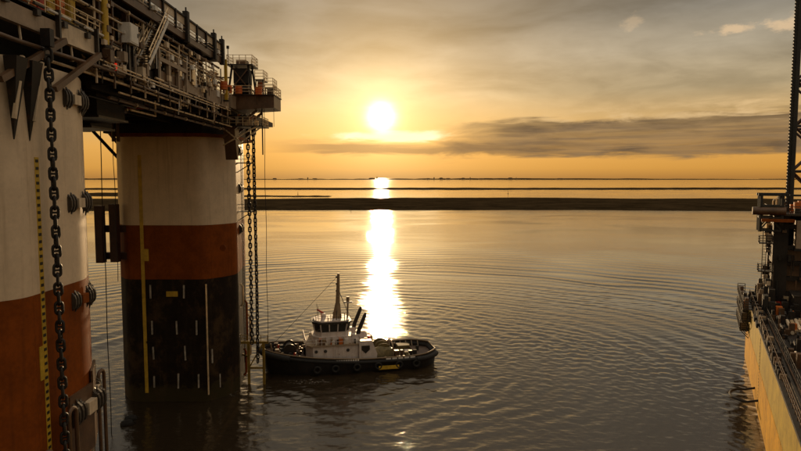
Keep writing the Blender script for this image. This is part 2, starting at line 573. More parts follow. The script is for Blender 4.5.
def far_shore():
    mb = MB()
    g = random.Random(4)
    pts = []
    x = -16000
    while x < 17000:
        pts.append((x, 20 + 9 * math.sin(x / 1700) + g.uniform(-5, 7)))
        x += g.uniform(90, 260)
    k = len(pts)
    vs, fs = [], []
    for (xx, h) in pts:
        vs += [(xx, 13000, -1), (xx, 13010, h * .8), (xx, 13800, h * .8 + 2), (xx, 13900, -1)]
    for i in range(k - 1):
        a = i * 4
        for j in range(3):
            fs.append((a + j, a + 4 + j, a + 5 + j, a + 1 + j))
    o = mb.add(vs, fs).build('far_shore', 'far_land')
    struct(o)
    tag(o, 'low dark far shore along the horizon')


far_shore()
# skyline on the far shore: px position, width, height, kind
SK = [(275, 90, 46, 0), (301, 150, 36, 0), (308, 60, 66, 1), (315, 120, 40, 0), (372, 160, 54, 0), (377, 50, 84, 1), (428, 110, 44, 0), (434, 60, 70, 1),
      (441, 90, 62, 0), (448, 120, 46, 0), (463, 90, 56, 0), (470, 50, 72, 1), (481, 140, 42, 0), (510, 110, 64, 0), (516, 40, 60, 1), (560, 220, 42, 0)]
SKN = ['a thin tower', 'a broad hall']
order = ['first', 'second', 'third', 'fourth', 'fifth', 'sixth', 'seventh', 'eighth', 'ninth', 'tenth', 'eleventh', 'twelfth', 'thirteenth', 'fourteenth', 'fifteenth', 'sixteenth']
for i, (px, wd, h, kd) in enumerate(SK):
    wd, h = wd * .8, h * .66
    X0 = (px - 400.5) / 610 * 12950
    nm = 'far_tower' if kd else 'far_hall'
    lab = ('thin far tower' if kd else 'broad far hall') + ' on the horizon, ' + order[i] + ' skyline building from the left'
    t = thing(nm, lab, 'building', (X0, 12950, 0), group='tiny skyline on the far shore')
    if kd:
        MB().tube([(0, 0, 0), (0, 0, h)], wd * .32, 8, r2=wd * .2).build('shaft', 'far_building', t)
        MB().tube([(0, 0, h), (0, 0, h * 1.15)], wd * .05, 6).build('spire', 'far_building', t)
    else:
        MB().box(-wd / 2, wd / 2, -30, 30, 0, h * .8).build('wall', 'far_building', t)
        MB().prism([(-wd / 2, h * .8), (wd / 2, h * .8), (wd * .2, h), (-wd * .2, h)], -30, 30, 'y').build('roof', 'far_building', t)

# channel marks on the flats
for i, (X0, Y0, h, lab) in enumerate(((-48, 590, 2.6, 'small dark buoy floating right before the mud bank, left of the glitter'),
                                     (208, 1180, 5.0, 'lone dark beacon post standing behind the mud bank, far right'),
                                     (-190, 1130, 4.5, 'dark beacon post behind the mud bank left of the glitter'))):
    t = thing('channel_mark', lab, 'buoy', (X0, Y0, -.2), group='channel marks')
    MB().tube([(0, 0, 0), (0, 0, .8)], .9, 10).build('float', 'rubber', t)
    MB().tube([(0, 0, .8), (0, 0, h)], .35, 8, r2=.2).build('post', 'rubber', t)
    MB().tube([(0, 0, h), (0, 0, h + .7)], .6, 8, r2=.1).build('topmark', 'rubber', t)

# ------------------------------------------------------------------ rig columns
NEAR = [(-27.5, 28.4), (-24.6, 30.3), (-21.0, 33.4), (-20.95, 40.2), (-22.1, 42.9), (-24.4, 46.2), (-28, 47.5), (-40, 47.5), (-40, 28.4)]
FAR = [(-36.3, 80.0), (-25.9, 80.0), (-24.0, 82.2), (-22.9, 84.6), (-24.2, 94.8), (-27, 97), (-30, 97), (-36.3, 97), (-38.6, 94), (-38.6, 83.0)]


def rounded(plan, r, seg=5):
    """returns the plan with rounded corners, and the straight run left on each edge"""
    n = len(plan)
    P = [Vector(p) for p in plan]
    outp, tin, tout = [], [], []
    for i in range(n):
        a, b, c = P[i - 1], P[i], P[(i + 1) % n]
        d1, d2 = (a - b), (c - b)
        k = min(r, d1.length * .42, d2.length * .42)
        p, q = b + d1.normalized() * k, b + d2.normalized() * k
        for m_ in range(seg + 1):
            f = m_ / seg
            v = p * (1 - f) ** 2 + b * 2 * f * (1 - f) + q * f * f
            outp.append((v.x, v.y))
        tin.append(p)
        tout.append(q)
    return outp, [(tout[i], tin[(i + 1) % n]) for i in range(n)]


def column(name, label, plan, bands, facets, seed, r):
    t = thing(name, label, 'column', (0, 0, 0))
    core, runs = rounded(plan, r)
    g = random.Random(seed)
    for bname, mat, z0, z1 in bands:
        MB().prism(core, z0, z1).build(bname, mat, t, True)
        for fi in facets:
            a, b = runs[fi]
            d = b - a
            L = d.length
            nrm = Vector((d.y, -d.x)).normalized()
            nc = max(1, round(L / 2.6))
            nz = max(1, round((z1 - z0) / 2.9))
            for r_ in range(nz):
                za, zb = z0 + (z1 - z0) * r_ / nz, z0 + (z1 - z0) * (r_ + 1) / nz
                for c_ in range(nc):
                    p, q = a + d * (c_ / nc), a + d * ((c_ + 1) / nc)
                    gp = d.normalized() * .008
                    off = .005 + g.random() * .008
                    p, q = p + gp, q - gp
                    ps = [p, q, q + nrm * off, p + nrm * off]
                    MB().prism([(v.x, v.y) for v in ps], za + .008, zb - .008).build('shell_plate', mat, t)
    return t


near_col = column('rig_column', 'near rig column at left edge, white above rust red, big chain hanging before it', NEAR,
                  [('upper_shell', 'column_white', 23.3, 36.6), ('middle_shell', 'column_red', 11.5, 23.3), ('lower_shell', 'column_black', -4, 11.5)], (1, 2, 3), 1, 1.0)
far_col = column('rig_column', 'far rig column with white, red and black bands and rows of pale anodes', FAR,
                 [('upper_shell', 'column_white', 23.8, 35.4), ('middle_shell', 'column_red', 16.6, 23.8), ('lower_shell', 'column_black', -4, 16.6)], (0, 1, 2, 3), 2, 1.0)


def pad(parent, p, ax, s=1.0, plate_mat='deck_cream', tall=1.0):
    """mooring pad: pale plate between two clusters of three pointed fins. p on the surface, ax unit vector along the surface, outward = ax rotated"""
    ax = Vector((*ax, 0)).normalized()
    outw = Vector((ax.y, -ax.x, 0))
    p = Vector(p)
    m = MB()
    def q(a, o, z):
        return p + ax * (a * s) + outw * (o * s) + Vector((0, 0, z * s))
    vs = [q(a, o, z) for o in (-.02, .34) for z in (-.36, .36) for a in (-.45, .45)]
    m.add(vs, [(0, 2, 3, 1), (4, 5, 7, 6), (0, 1, 5, 4), (2, 6, 7, 3), (0, 4, 6, 2), (1, 3, 7, 5)])
    pl = m.build('mooring_pad', plate_mat, parent)
    for side in (-1, 1):
        for k in range(3):
            a = side * (.75 + .36 * k)
            h = (1.05 - .18 * abs(k - 1)) * tall
            m = MB()
            pf = [(-.02, -h), (.05, -h * .8), (.28, -.45), (.36, -.2), (.36, .2), (.28, .45), (.05, h * .8), (-.02, h)]
            vs = [q(a - .085, o, z) for o, z in pf] + [q(a + .085, o, z) for o, z in pf]
            n = len(pf)
            m.add(vs, [tuple(range(n)), tuple(range(2 * n - 1, n - 1, -1))] + [(i, n + i, n + (i + 1) % n, (i + 1) % n) for i in range(n)])
            m.build('fin', 'pad_dark', pl)
        m = MB()
        vs = [q(a, o, z) for o in (-.02, .2) for z in (-.52, .52) for a in (side * .60, side * 1.62)]
        m.add(vs, [(0, 2, 3, 1), (4, 5, 7, 6), (0, 1, 5, 4), (2, 6, 7, 3), (0, 4, 6, 2), (1, 3, 7, 5)])
        m.build('fin_block', 'pad_dark', pl)
    return pl


for z, s in ((35.0, .86), (28.4, .84), (22.1, .84)):
    pad(near_col, (-21.0, 39.7, z), (0, 1), s, 'deck_cream' if z > 23 else 'column_red')
    pad(near_col, (-21.75, 42.1, z - .05), (-.39, .92), s * .8, 'deck_cream' if z > 23 else 'column_red')
pad(near_col, (-20.75, 39.4, 14.9), (0, 1), 1.15, 'deck_cream', .8)
pad(near_col, (-21.7, 42.2, 14.9), (-.39, .92), 1.0, 'deck_cream', .8)
MB().box(-21.0, -20.8, 37.4, 40.3, 11.8, 16.2).build('doubler_plate', 'deck_brown', near_col)
MB().prism([(-20.96, 40.32), (-20.80, 40.32), (-21.93, 42.95), (-22.09, 42.9)], 11.8, 17.0).build('doubler_plate', 'deck_brown', near_col)
for (xx, yy, z) in ((-20.4, 36.9, 15.3), (-20.5, 34.3, 13.7), (-22.15, 44.1, 15.4)):
    arc = [(xx, yy - .42, z - 6)] + [(xx, yy - .42 * math.cos(a), z + .42 * math.sin(a)) for a in np.linspace(0, math.pi, 8)] + [(xx, yy + .42, z - 6)]
    MB().tube(arc, .13, 8).build('hoop_guard', 'deck_brown', near_col, True)
# yellow draft scale with black bars
def draft_scale(parent, x, y, z0, z1, wd, facing, step=.42, solid=True):
    m = MB()
    th = .03
    if facing == 'x':
        m.box(x, x + th, y - wd / 2, y + wd / 2, z0, z1)
    else:
        m.box(x - wd / 2, x + wd / 2, y - th, y, z0, z1)
    o = m.build('draft_scale', 'yellow_paint', parent)
    if solid:
        tick = MB().box(0, .02, -wd * .36, wd * .30, -.085, .085).mesh('draft_tick', 'ladder_black')
        k = int((z1 - z0) / step)
        for i in range(k):
            zz = z0 + (i + .5) * (z1 - z0) / k
            inst(tick, 'draft_tick', o, (x + th, y, zz))
    return o


ds = draft_scale(near_col, -20.985, 35.30, 9.5, 31.2, .40, 'x')
MB().box(-20.985, -20.93, 34.72, 35.09, 18.2, 20.2).build('number_board', 'yellow_paint', near_col)
# pointed gussets and struts under the deck edge
for yy in (33.35, 34.75):
    m = MB()
    m.add([(-21.05, yy - .5, 36.5), (-20.3, yy - .5, 36.5), (-20.3, yy + .5, 36.5), (-21.05, yy + .5, 36.5), (-21.02, yy, 32.1), (-20.96, yy - .04, 32.1), (-20.96, yy + .04, 32.1)],
          [(0, 1, 2, 3), (0, 4, 5, 1), (1, 5, 6, 2), (2, 6, 4, 3), (3, 4, 0), (4, 6, 5)])
    m.build('gusset', 'deck_dark', near_col)
for p, q in (((-20.55, 38.1, 38.4), (-20.7, 32.0, 35.1)), ((-20.55, 42.4, 38.4), (-20.7, 37.0, 35.3))):
    MB().bar(p, q, .32, .34).build('brace', 'deck_brown', near_col)
for yy in (33.3, 35.1):
    MB().bar((-20.45, yy + .3, 36.6), (-20.75, yy - .2, 33.2), .16, .22).build('strut', 'deck_cream', near_col)

# ---- far column fittings
FY = 79.985
MB().prism([(-37.5, 79.3), (-25.5, 79.3), (-22.6, 84), (-22.6, 94), (-26, 98), (-37.5, 98)], 35.4, 35.8).build('top_collar', 'column_red', far_col)
MB().prism([(-38.5, 79.6), (-25.7, 79.6), (-22.9, 84), (-22.9, 94), (-26, 98), (-38.5, 98)], 35.8, 38.4).build('top_box', 'deck_dark', far_col)
anode = MB().box(-.09, .09, -.16, 0, -.95, .95).mesh('anode', 'anode_grey')


def on_front(px, py, y=FY):
    u, v = (px - 400.5) / 610, (225.5 - py) / 610
    yd, zd = .99699 + v * .07759, -.07759 + v * .99699
    k = y / yd
    return u * k, 30 + zd * k


for (a, b) in ((143, 75), (222, 75), (292, 75), (147, 160), (205, 160), (252, 160), (150, 220), (225, 220), (152, 288), (209, 286), (257, 286)):
    xx, zz = on_front(90 + a / 2.363, 260 + b / 2.363)
    if xx < -26.0:
        inst(anode, 'anode', far_col, (xx, FY, zz), (0, R(rnd.uniform(-2, 2)), 0), (1, 1, rnd.uniform(.8, 1.08)))
    else:
        inst(anode, 'anode', far_col, (xx, FY + (xx + 25.9) * 1.45 - .05, zz), (0, 0, R(55)))
for (a, b) in ((325, 70), (325, 155), (333, 215), (295, 220), (308, 282)):
    xx, zz = on_front(90 + a / 2.363, 260 + b / 2.363, 82.0)
    yy = 80 + (xx + 25.9) * (2.6 / 1.8) if xx < -24.1 else 82.6 + (xx + 24.1) * 4.2
    inst(anode, 'anode', far_col, (xx, yy - .1, zz), (0, 0, R(60)))
MB().tube([(-25.75, 79.85, 16), (-25.75, 79.85, 1.0)], .11, 8).build('riser_pipe', 'steel_rail', far_col)
MB().box(-34.0, -30.8, FY - .05, FY, 8.0, 8.25).build('weld_band', 'column_black', far_col)
xx, zz = on_front(172, 294)
MB().box(xx - .75, xx + .75, FY - .08, FY, zz - .35, zz + .35).build('name_plate', 'yellow_paint', far_col)
MB().box(-34.3, -33.85, FY - .05, FY, 1.2, 33).build('draft_scale', 'yellow_paint', far_col)
xx, zz = on_front(144, 255)
MB().box(xx - .05, xx + .62, FY - .10, FY - .02, zz - .8, zz + .8).build('number_board', 'yellow_paint', far_col)
m = MB().prism([(-23.95, 83.0), (-23.85, 83.0), (-23.72, 83.55), (-23.82, 83.6)], 5.2, 31)
m.build('draft_scale', 'yellow_paint', far_col)
MB().prism([(-23.90, 82.8), (-23.75, 82.8), (-23.60, 83.7), (-23.7, 83.7)], 20.0, 21.6).build('number_board', 'yellow_paint', far_col)
for zz in (34.0, 28.5, 22.6):
    pad(far_col, (-23.5, 89.4, zz), (-.126, .99), 1.0, 'deck_cream' if zz > 23 else 'column_red', .8)
for (px, py) in ((151, 153), (223, 248)):
    xx, zz = on_front(px, py)
    MB().tube([(xx, FY + .05, zz), (xx, FY - .12, zz)], .42, 16).build('manhole_cover', 'column_white' if py < 200 else 'column_red', far_col, True)
# braces from the deck to the far column
for (x0, z0, x1, z1) in ((-42.0, 37.6, -38.2, 32.2), (-39.8, 37.6, -38.2, 34.2)):
    MB().bar((x0, 81.5, z0), (x1, 84, z1), .38).build('brace', 'deck_dark', far_col)
# side ladder with two landings
lad = MB()
for yy in (87.6, 88.3):
    lad.bar((-22.85, yy, 3), (-22.85, yy, 35), .07)
lad.build('ladder_rails', 'steel_dark', far_col)
rung = MB().bar((0, 0, 0), (0, .7, 0), .05).mesh('rung', 'steel_dark')
for i in range(70):
    inst(rung, 'rung', far_col, (-22.85, 87.6, 3.3 + .45 * i))
for zz in (32.2, 25.3):
    lp = MB().box(-23.4, -20.9, 86.4, 88.2, zz - .12, zz).build('ladder_landing', 'steel_dark', far_col)
    MB().bar((-23.3, 87.2, zz - 1.4), (-21.2, 87.2, zz - .1), .12).build('knee', 'steel_dark', lp)
    railing(lp, [(-23.2, 86.5, zz), (-21.0, 86.5, zz), (-21.0, 88.1, zz)], 1.0, 1.1, .04, 'steel_dark', 2)
# brackets and pipes low on the lit side of the column
for i, (yy, z0, z1) in enumerate(((87.0, 11.5, 14.8), (89.0, 5.5, 12.0), (90.8, 3.0, 9.5), (88.0, 1.0, 5.0))):
    MB().tube([(-23.05, yy, z0), (-22.75, yy, z0 + .4), (-22.75, yy, z1 - .4), (-23.05, yy, z1)], .16, 8).build('guard_pipe', 'column_red' if i % 2 else 'steel_rail', far_col, True)

# ------------------------------------------------------------------ fender frame, ropes, floats left of the far column
t = thing('fender_frame', 'dark red timber fender frame bolted beside the far column, over the water', 'fender', (0, 0, 0))
for x0, z0, z1 in ((-39.4, 18.9, 26.4), (-37.5, 19.0, 26.6)):
    MB().box(x0 - .48, x0 + .48, 79.2, 80.2, z0, z1).build('upright', 'fender_brown', t)
for zz in (23.3, 19.7):
    MB().box(-39.3, -36.0, 80.23, 81.0, zz - .45, zz + .45).build('crossbeam', 'fender_brown', t)
for i, (x0, y0, z0, z1, r, lab) in enumerate(((-34.2, 70.0, 0, 38.3, .055, 'dark hanging rope left of the far column, the one passing the fender frame'),
                                          (-33.0, 70.5, 18, 38.3, .04, 'thinner dark rope just right of the long rope left of the far column'),
                                          (-17.7, 80.0, 8.0, 39.0, .035, 'thin wire hanging from the winch platform, right of the paired chains'))):
    pts = [(x0 + .05 * math.sin(k * 1.3), y0, z0 + (z1 - z0) * k / 12) for k in range(13)]
    o = MB().tube(pts, r, 6).build('hanging_rope', 'rope', None, True)
    tag(o, lab, 'rope', 'hanging ropes')
o = MB().tube([(-16.3, 79.3, 38.9), (-16.3, 79.3, 36.6)], .03, 6).build('hanging_rope', 'rope')
tag(o, 'short rope end dangling from the outer corner of the winch platform', 'rope', 'hanging ropes')
for x0, y0, lab in ((-33.6, 73.8, 'upper of two black floats on the water by the far column'), (-33.4, 72.3, 'lower of two black floats on the water by the far column')):
    t = thing('float', lab, 'float', (x0, y0, .1), .5, 'two black floats')
    prof = [(-.75, .12), (-.6, .38), (-.25, .46), (.25, .46), (.6, .38), (.75, .12)]
    m = MB()
    vs, fs = [], []
    for a, r in prof:
        vs += [(a, r * math.cos(k * math.pi / 5), r * math.sin(k * math.pi / 5)) for k in range(10)]
    for i in range(5):
        fs += [(i * 10 + k, i * 10 + (k + 1) % 10, i * 10 + 10 + (k + 1) % 10, i * 10 + 10 + k) for k in range(10)]
    fs += [tuple(range(9, -1, -1)), tuple(range(50, 60))]
    m.add(vs, fs).build('body', 'rubber', t, True)
    MB().tube([(.85 + .14 * math.cos(a), 0, .14 * math.sin(a)) for a in np.linspace(0, 6.28, 9)[:-1]], .04, 6, True).build('eye', 'rubber', t)

# ------------------------------------------------------------------ anchor chains
def link_mesh():
    r, s, wr = .185, .1875, .088
    pts = []
    for a in np.linspace(0, math.pi, 7):
        pts.append((r * math.cos(a), 0, s + r * math.sin(a)))
    for a in np.linspace(math.pi, 2 * math.pi, 7):
        pts.append((r * math.cos(a), 0, -s + r * math.sin(a)))
    m = MB().tube(pts, wr, 8, True)
    m.tube([(-r, 0, 0), (r, 0, 0)], .06, 6)
    return m.mesh('link', 'chain_iron', True)


LINK = link_mesh()


def chain(label, x, y, z_top, z_bot, rz0, sway=.0, sc_=1.0):
    t = thing('anchor_chain', label, 'chain', (x, y, z_bot), 0, 'anchor chains')
    pitch = .570 * sc_
    k = int((z_top - z_bot) / pitch)
    for i in range(k):
        inst(LINK, 'link', t, (sway * math.sin(i * .09), 0, .45 + i * pitch), (0, R(rnd.uniform(-2, 2)), rz0 + (math.pi / 2 if i % 2 else 0) + R(rnd.uniform(-13, 13) + 10 * math.sin(i * .21))), (sc_, sc_, sc_))
    m = MB().box(-.28, .28, -.22, .22, .45 + k * pitch - .1, .45 + k * pitch + .9)
    m.build('shackle', 'chain_iron', t)
    return t


chain('massive black stud link chain hanging before the near column', -20.35, 35.85, 37.6, 7.0, R(35))
chain('black anchor chain beside the far column, left of the pair', -19.95, 80.4, 35.2, 7.6, R(20), .03, .95)
chain('black anchor chain beside the far column, right of the pair', -19.25, 80.6, 35.6, 5.0, R(60), .04, .95)

# ------------------------------------------------------------------ main deck
deck = thing('main_deck', 'cluttered main deck edge of the rig above both columns', 'deck', (0, 0, 0))
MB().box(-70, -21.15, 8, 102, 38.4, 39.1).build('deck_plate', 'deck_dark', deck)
# fascia panels along the edge
for i, (y0, y1, mat, zt) in enumerate(((14, 22, 'deck_grey', 39.5), (22.1, 30, 'deck_grey', 39.5), (30.1, 37.9, 'deck_grey', 39.5), (38.1, 42.6, 'deck_cream', 39.7), (53.2, 60.2, 'deck_brown', 39.4), (60.3, 66.0, 'deck_grey', 39.7), (66.1, 75.5, 'deck_grey', 39.9))):
    MB().box(-21.12, -20.98, y0, y1, 38.45, zt).build('fascia_panel', mat, deck)
    MB().box(-21.1, -20.75, y0, y1, 38.38, 38.5).build('fascia_flange', mat, deck)
for yy in (22.05, 30.05, 38.0, 42.7, 47.5, 53.1, 60.25, 66.05):
    MB().box(-21.0, -20.72, yy - .09, yy + .09, 37.5, 40.2).build('edge_stiffener', 'steel_dark', deck)
# walkway gratings, rails with tubular light battens
MB().box(-22.6, -21.0, 14, 52, 39.75, 39.85).build('walkway', 'steel_dark', deck)
railing(deck, [(-21.02, 14, 39.8), (-21.02, 43.5, 39.8)], 1.15, 1.6, .05)
railing(deck, [(-22.5, 14, 39.8), (-22.5, 43.5, 39.8)], 1.15, 1.6, .045)
railing(deck, [(-21.02, 53, 39.8), (-21.02, 75, 39.8)], 1.15, 1.5, .05)
for i in range(12):
    yy = 27 + i * 1.42
    MB().tube([(-20.85, yy, 39.95), (-20.85, yy + 1.0, 39.95)], .09, 8).build('light_batten', 'white_gear' if i % 3 else 'steel_dark', deck, True)
    if i % 2 == 0:
        MB().box(-20.98, -20.72, yy + .1, yy + .5, 39.3, 39.62).build('junction_box', 'steel_dark', deck)
# pipe slung under the edge, with hangers
MB().tube([(-20.8, 20, 37.6), (-20.8, 33.5, 37.45), (-20.8, 36.0, 37.5), (-20.8, 46.5, 37.75)], .13, 10).build('edge_pipe', 'deck_brown', deck, True)
MB().tube([(-21.3, 36.5, 37.1), (-21.3, 47.5, 37.2), (-21.4, 62, 37.2)], .10, 8).build('edge_pipe', 'steel_rail', deck, True)
for yy in (31.5, 34.2, 37.0, 39.5, 42.5, 45):
    MB().bar((-20.85, yy, 37.4), (-20.95, yy, 38.5), .09).build('pipe_hanger', 'deck_cream', deck)
# underside: girders, box hangers, pipes between the columns
for yy in (48, 52, 56, 60, 64, 68, 72, 76):
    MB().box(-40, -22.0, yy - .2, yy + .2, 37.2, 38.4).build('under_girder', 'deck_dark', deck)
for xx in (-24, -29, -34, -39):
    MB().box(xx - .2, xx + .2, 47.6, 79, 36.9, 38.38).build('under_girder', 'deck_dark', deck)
MB().box(-31, -25.3, 61.6, 62.0, 36.9, 37.5).build('red_beam', 'red_gear', deck)
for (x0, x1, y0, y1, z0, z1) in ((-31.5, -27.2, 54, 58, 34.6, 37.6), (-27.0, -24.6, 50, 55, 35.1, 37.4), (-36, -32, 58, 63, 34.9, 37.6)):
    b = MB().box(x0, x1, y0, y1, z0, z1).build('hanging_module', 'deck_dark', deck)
    railing(b, [(x0 + .1, y0 + .06, z0 + .02), (x1 - .1, y0 + .06, z0 + .02), (x1 - .06, y1 - .1, z0 + .02)], 1.1, 1.2, .05)
    MB().box(x0 - .3, x1 + .3, y0 - .4, y1, z0 - .2, z0 - .02).build('module_floor', 'steel_dark', b)
for k in range(16):
    yy = 47.6 + rnd.random() * 12
    xx = -22.3 - rnd.random() * 6
    zz = 35.8 + rnd.random() * 1.6
    L = 3 + rnd.random() * 6
    if k % 3:
        MB().tube([(xx, yy, zz), (xx, yy + L, zz), (xx, yy + L, zz + 1.4)], .06 + .08 * rnd.random(), 8).build('under_pipe', rnd.choice(['steel_rail', 'deck_brown', 'steel_dark']), deck)
    else:
        MB().tube([(xx, yy, zz), (xx - L * .6, yy, zz), (xx - L * .6, yy, zz + 1.2)], .06 + .08 * rnd.random(), 8).build('under_pipe', rnd.choice(['steel_rail', 'deck_brown', 'steel_dark']), deck)
# posts hanging below deck right before the far column
for xx in (-36.2, -35.6):
    MB().tube([(xx, 77.5, 38.4), (xx, 77.5, 34.6)], .22, 10).build('drop_pipe', 'deck_brown', deck, True)
# inner bulkhead with doors
MB().box(-29.2, -29.0, 14, 76, 39.1, 50).build('bulkhead', 'deck_dark', deck)
for yy in (24, 31, 37, 44, 58, 66):
    d = MB().box(-29.0, -28.9, yy, yy + 1.1, 39.3, 41.4).build('door', 'deck_brown', deck)
    MB().box(-28.9, -28.8, yy + .9, yy + 1.0, 40.2, 40.4).build('handle', 'steel_rail', d)
# posts between decks
for yy in (45.5, 50.0, 56.5, 62.5, 68.5):
    MB().box(-22.3, -21.9, yy - .2, yy + .2, 39.1, 43.5).build('deck_post', 'deck_brown', deck)
for yy in (30, 36, 41, 54, 60, 66, 71):
    MB().box(-25.6, -25.2, yy - .2, yy + .2, 39.1, 46).build('deck_post', 'deck_dark', deck)
for (p, q) in (((-22.1, 56.5, 39.4), (-22.1, 62.5, 43.2)), ((-22.1, 68.5, 39.4), (-22.1, 62.5, 43.2)), ((-25.4, 41, 39.6), (-25.4, 47.0, 46.5))):
    MB().bar(p, q, .26).build('diagonal', 'deck_brown', deck)
# framed stair landing panels on the edge, px 155-185 in the photo
for yy in (53.4, 55.6, 57.9, 60.1):
    MB().box(-20.95, -20.7, yy - .16, yy + .16, 38.0, 41.2).build('frame_post', 'deck_grey', deck)
MB().box(-20.95, -20.68, 53.2, 60.3, 40.1, 40.45).build('frame_beam', 'deck_grey', deck)
MB().box(-20.95, -20.68, 53.2, 60.3, 38.0, 38.25).build('frame_beam', 'deck_grey', deck)

# machinery on the deck: many pipes, valves and boxes, each its own part
mach = thing('deck_machinery', 'jumble of pipes, valves and motors on the main deck under the upper walkway', 'machinery', (0, 0, 0))
for k in range(130):
    yy = 52 + rnd.random() * 23
    xx = -21.3 - rnd.random() ** 1.5 * 3
    z0 = 39.1
    h = .7 + rnd.random() * 2.0
    mat = rnd.choice(['steel_rail', 'deck_cream', 'steel_dark', 'deck_brown', 'white_gear', 'white_gear', 'steel_rail'])
    c = k % 4
    if c == 0:
        MB().tube([(xx, yy, z0), (xx, yy, z0 + h), (xx + .3, yy + .25, z0 + h + .3), (xx + .3, yy + 1.2, z0 + h + .3)], .07 + .07 * rnd.random(), 8).build('pipe', mat, mach, True)
    elif c == 1:
        o = MB().tube([(xx, yy, z0), (xx, yy, z0 + h * .8)], .2 + .15 * rnd.random(), 10).build('motor', mat, mach, True)
        MB().tube([(xx, yy, z0 + h * .8), (xx, yy, z0 + h * .8 + .12)], .3, 10).build('flange', 'steel_rail', o)
    elif c == 2:
        a = .25 + .3 * rnd.random()
        MB().box(xx - a, xx + a, yy - a, yy + a, z0 + .3 * rnd.random(), z0 + h * .7).build('control_box', mat, mach)
    else:
        o = MB().tube([(xx, yy, z0), (xx, yy, z0 + h)], .05, 6).build('valve_stem', 'steel_dark', mach)
        MB().tube([(xx, yy + .28 * math.cos(a), z0 + h + .28 * math.sin(a)) for a in np.linspace(0, 6.28, 11)[:-1]], .04, 6, True).build('hand_wheel', mat, o)
mach2 = thing('deck_machinery', 'pipes and valve gear on the deck between near column and stairs', 'machinery', (0, 0, 0))
for k in range(84):
    yy = 42.5 + rnd.random() * 10
    xx = -20.7 - rnd.random() ** 1.5 * 2.4
    z0 = 37.6 + rnd.random() * 1.2
    h = .6 + rnd.random() * 1.9
    mat = rnd.choice(['steel_rail', 'deck_cream', 'steel_dark', 'deck_brown', 'deck_grey', 'white_gear'])
    c = k % 4
    if c == 0:
        MB().tube([(xx, yy, z0), (xx, yy, z0 + h), (xx, yy + .3, z0 + h + .25), (xx, yy + 1.6, z0 + h + .25)], .05 + .07 * rnd.random(), 8).build('pipe', mat, mach2, True)
    elif c == 1:
        MB().tube([(xx, yy, z0), (xx, yy + 1.5 + rnd.random(), z0)], .07 + .08 * rnd.random(), 8).build('pipe', mat, mach2, True)
    elif c == 2:
        a = .15 + .2 * rnd.random()
        MB().box(xx - a, xx + a, yy - a, yy + a, z0, z0 + h * .6).build('control_box', mat, mach2)
    else:
        arc = [(xx, yy + .35 * math.cos(a), z0 + .35 * math.sin(a)) for a in np.linspace(0, 5, 10)]
        MB().tube(arc, .05, 6).build('hose_loop', mat, mach2, True)

rack = thing('pipe_rack', 'long pale pipes and cable trays running along the rig edge below the upper walkway', 'pipes', (0, 0, 0))
for k, (xx, zz, r_, y0, y1, mat) in enumerate(((-21.05, 41.4, .07, 52, 73, 'steel_rail'), (-21.2, 41.75, .10, 53, 74, 'deck_cream'), (-21.3, 42.35, .06, 50, 72, 'steel_rail'), (-21.1, 42.75, .12, 44, 72, 'deck_brown'),
        (-20.7, 38.15, .07, 42, 75, 'steel_rail'), (-20.6, 37.85, .05, 43, 70, 'deck_cream'), (-20.75, 37.3, .10, 48, 77, 'deck_brown'), (-20.95, 40.9, .05, 43, 53, 'steel_rail'), (-21.0, 41.6, .08, 40, 50, 'deck_cream'),
        (-21.4, 36.5, .08, 47, 78, 'steel_rail'), (-22.2, 36.1, .12, 47, 78, 'deck_brown'), (-21.9, 42.0, .09, 30, 47, 'steel_rail'), (-21.6, 41.1, .06, 28, 45, 'deck_cream'))):
    o = MB().tube([(xx, y0, zz), (xx, (y0 + y1) / 2, zz - .03), (xx, y1, zz)], r_, 8).build('pipe', mat, rack, True)
    for q in range(int((y1 - y0) / 3)):
        yy = y0 + 1 + q * 3 + rnd.random()
        MB().tube([(xx, yy, zz), (xx, yy + .16, zz)], r_ * 1.5, 8).build('pipe_flange', 'steel_rail' if q % 2 else 'steel_dark', o)
for q in range(12):
    yy = 43 + q * 2.7
    MB().bar((-21.1, yy, 36.6), (-21.1, yy, 42.8), .10, .14).build('rack_post', 'deck_cream' if q % 3 == 0 else 'deck_brown', rack)
    MB().bar((-21.1, yy, 39.3), (-21.1, yy + 1.5, 40.9), .07).build('rack_brace', 'steel_rail', rack)

for q in range(90):
    yy = 42.8 + rnd.random() * 32
    zz = 37.2 + rnd.random() * 5.4
    xx = -20.95 + rnd.random() * .25
    a_ = .10 + rnd.random() * .2
    mat = rnd.choice(['white_gear', 'deck_cream', 'steel_rail', 'deck_cream', 'steel_dark', 'deck_brown'])
    if q % 3:
        MB().box(xx - .12, xx + .12, yy - a_, yy + a_, zz - a_ * .8, zz + a_ * .8).build('junction_box', mat, rack)
    else:
        MB().tube([(xx, yy, zz), (xx, yy, zz - .5 - rnd.random()), (xx - .2, yy + .3, zz - .9 - rnd.random())], .05, 6).build('cable_drop', mat, rack)

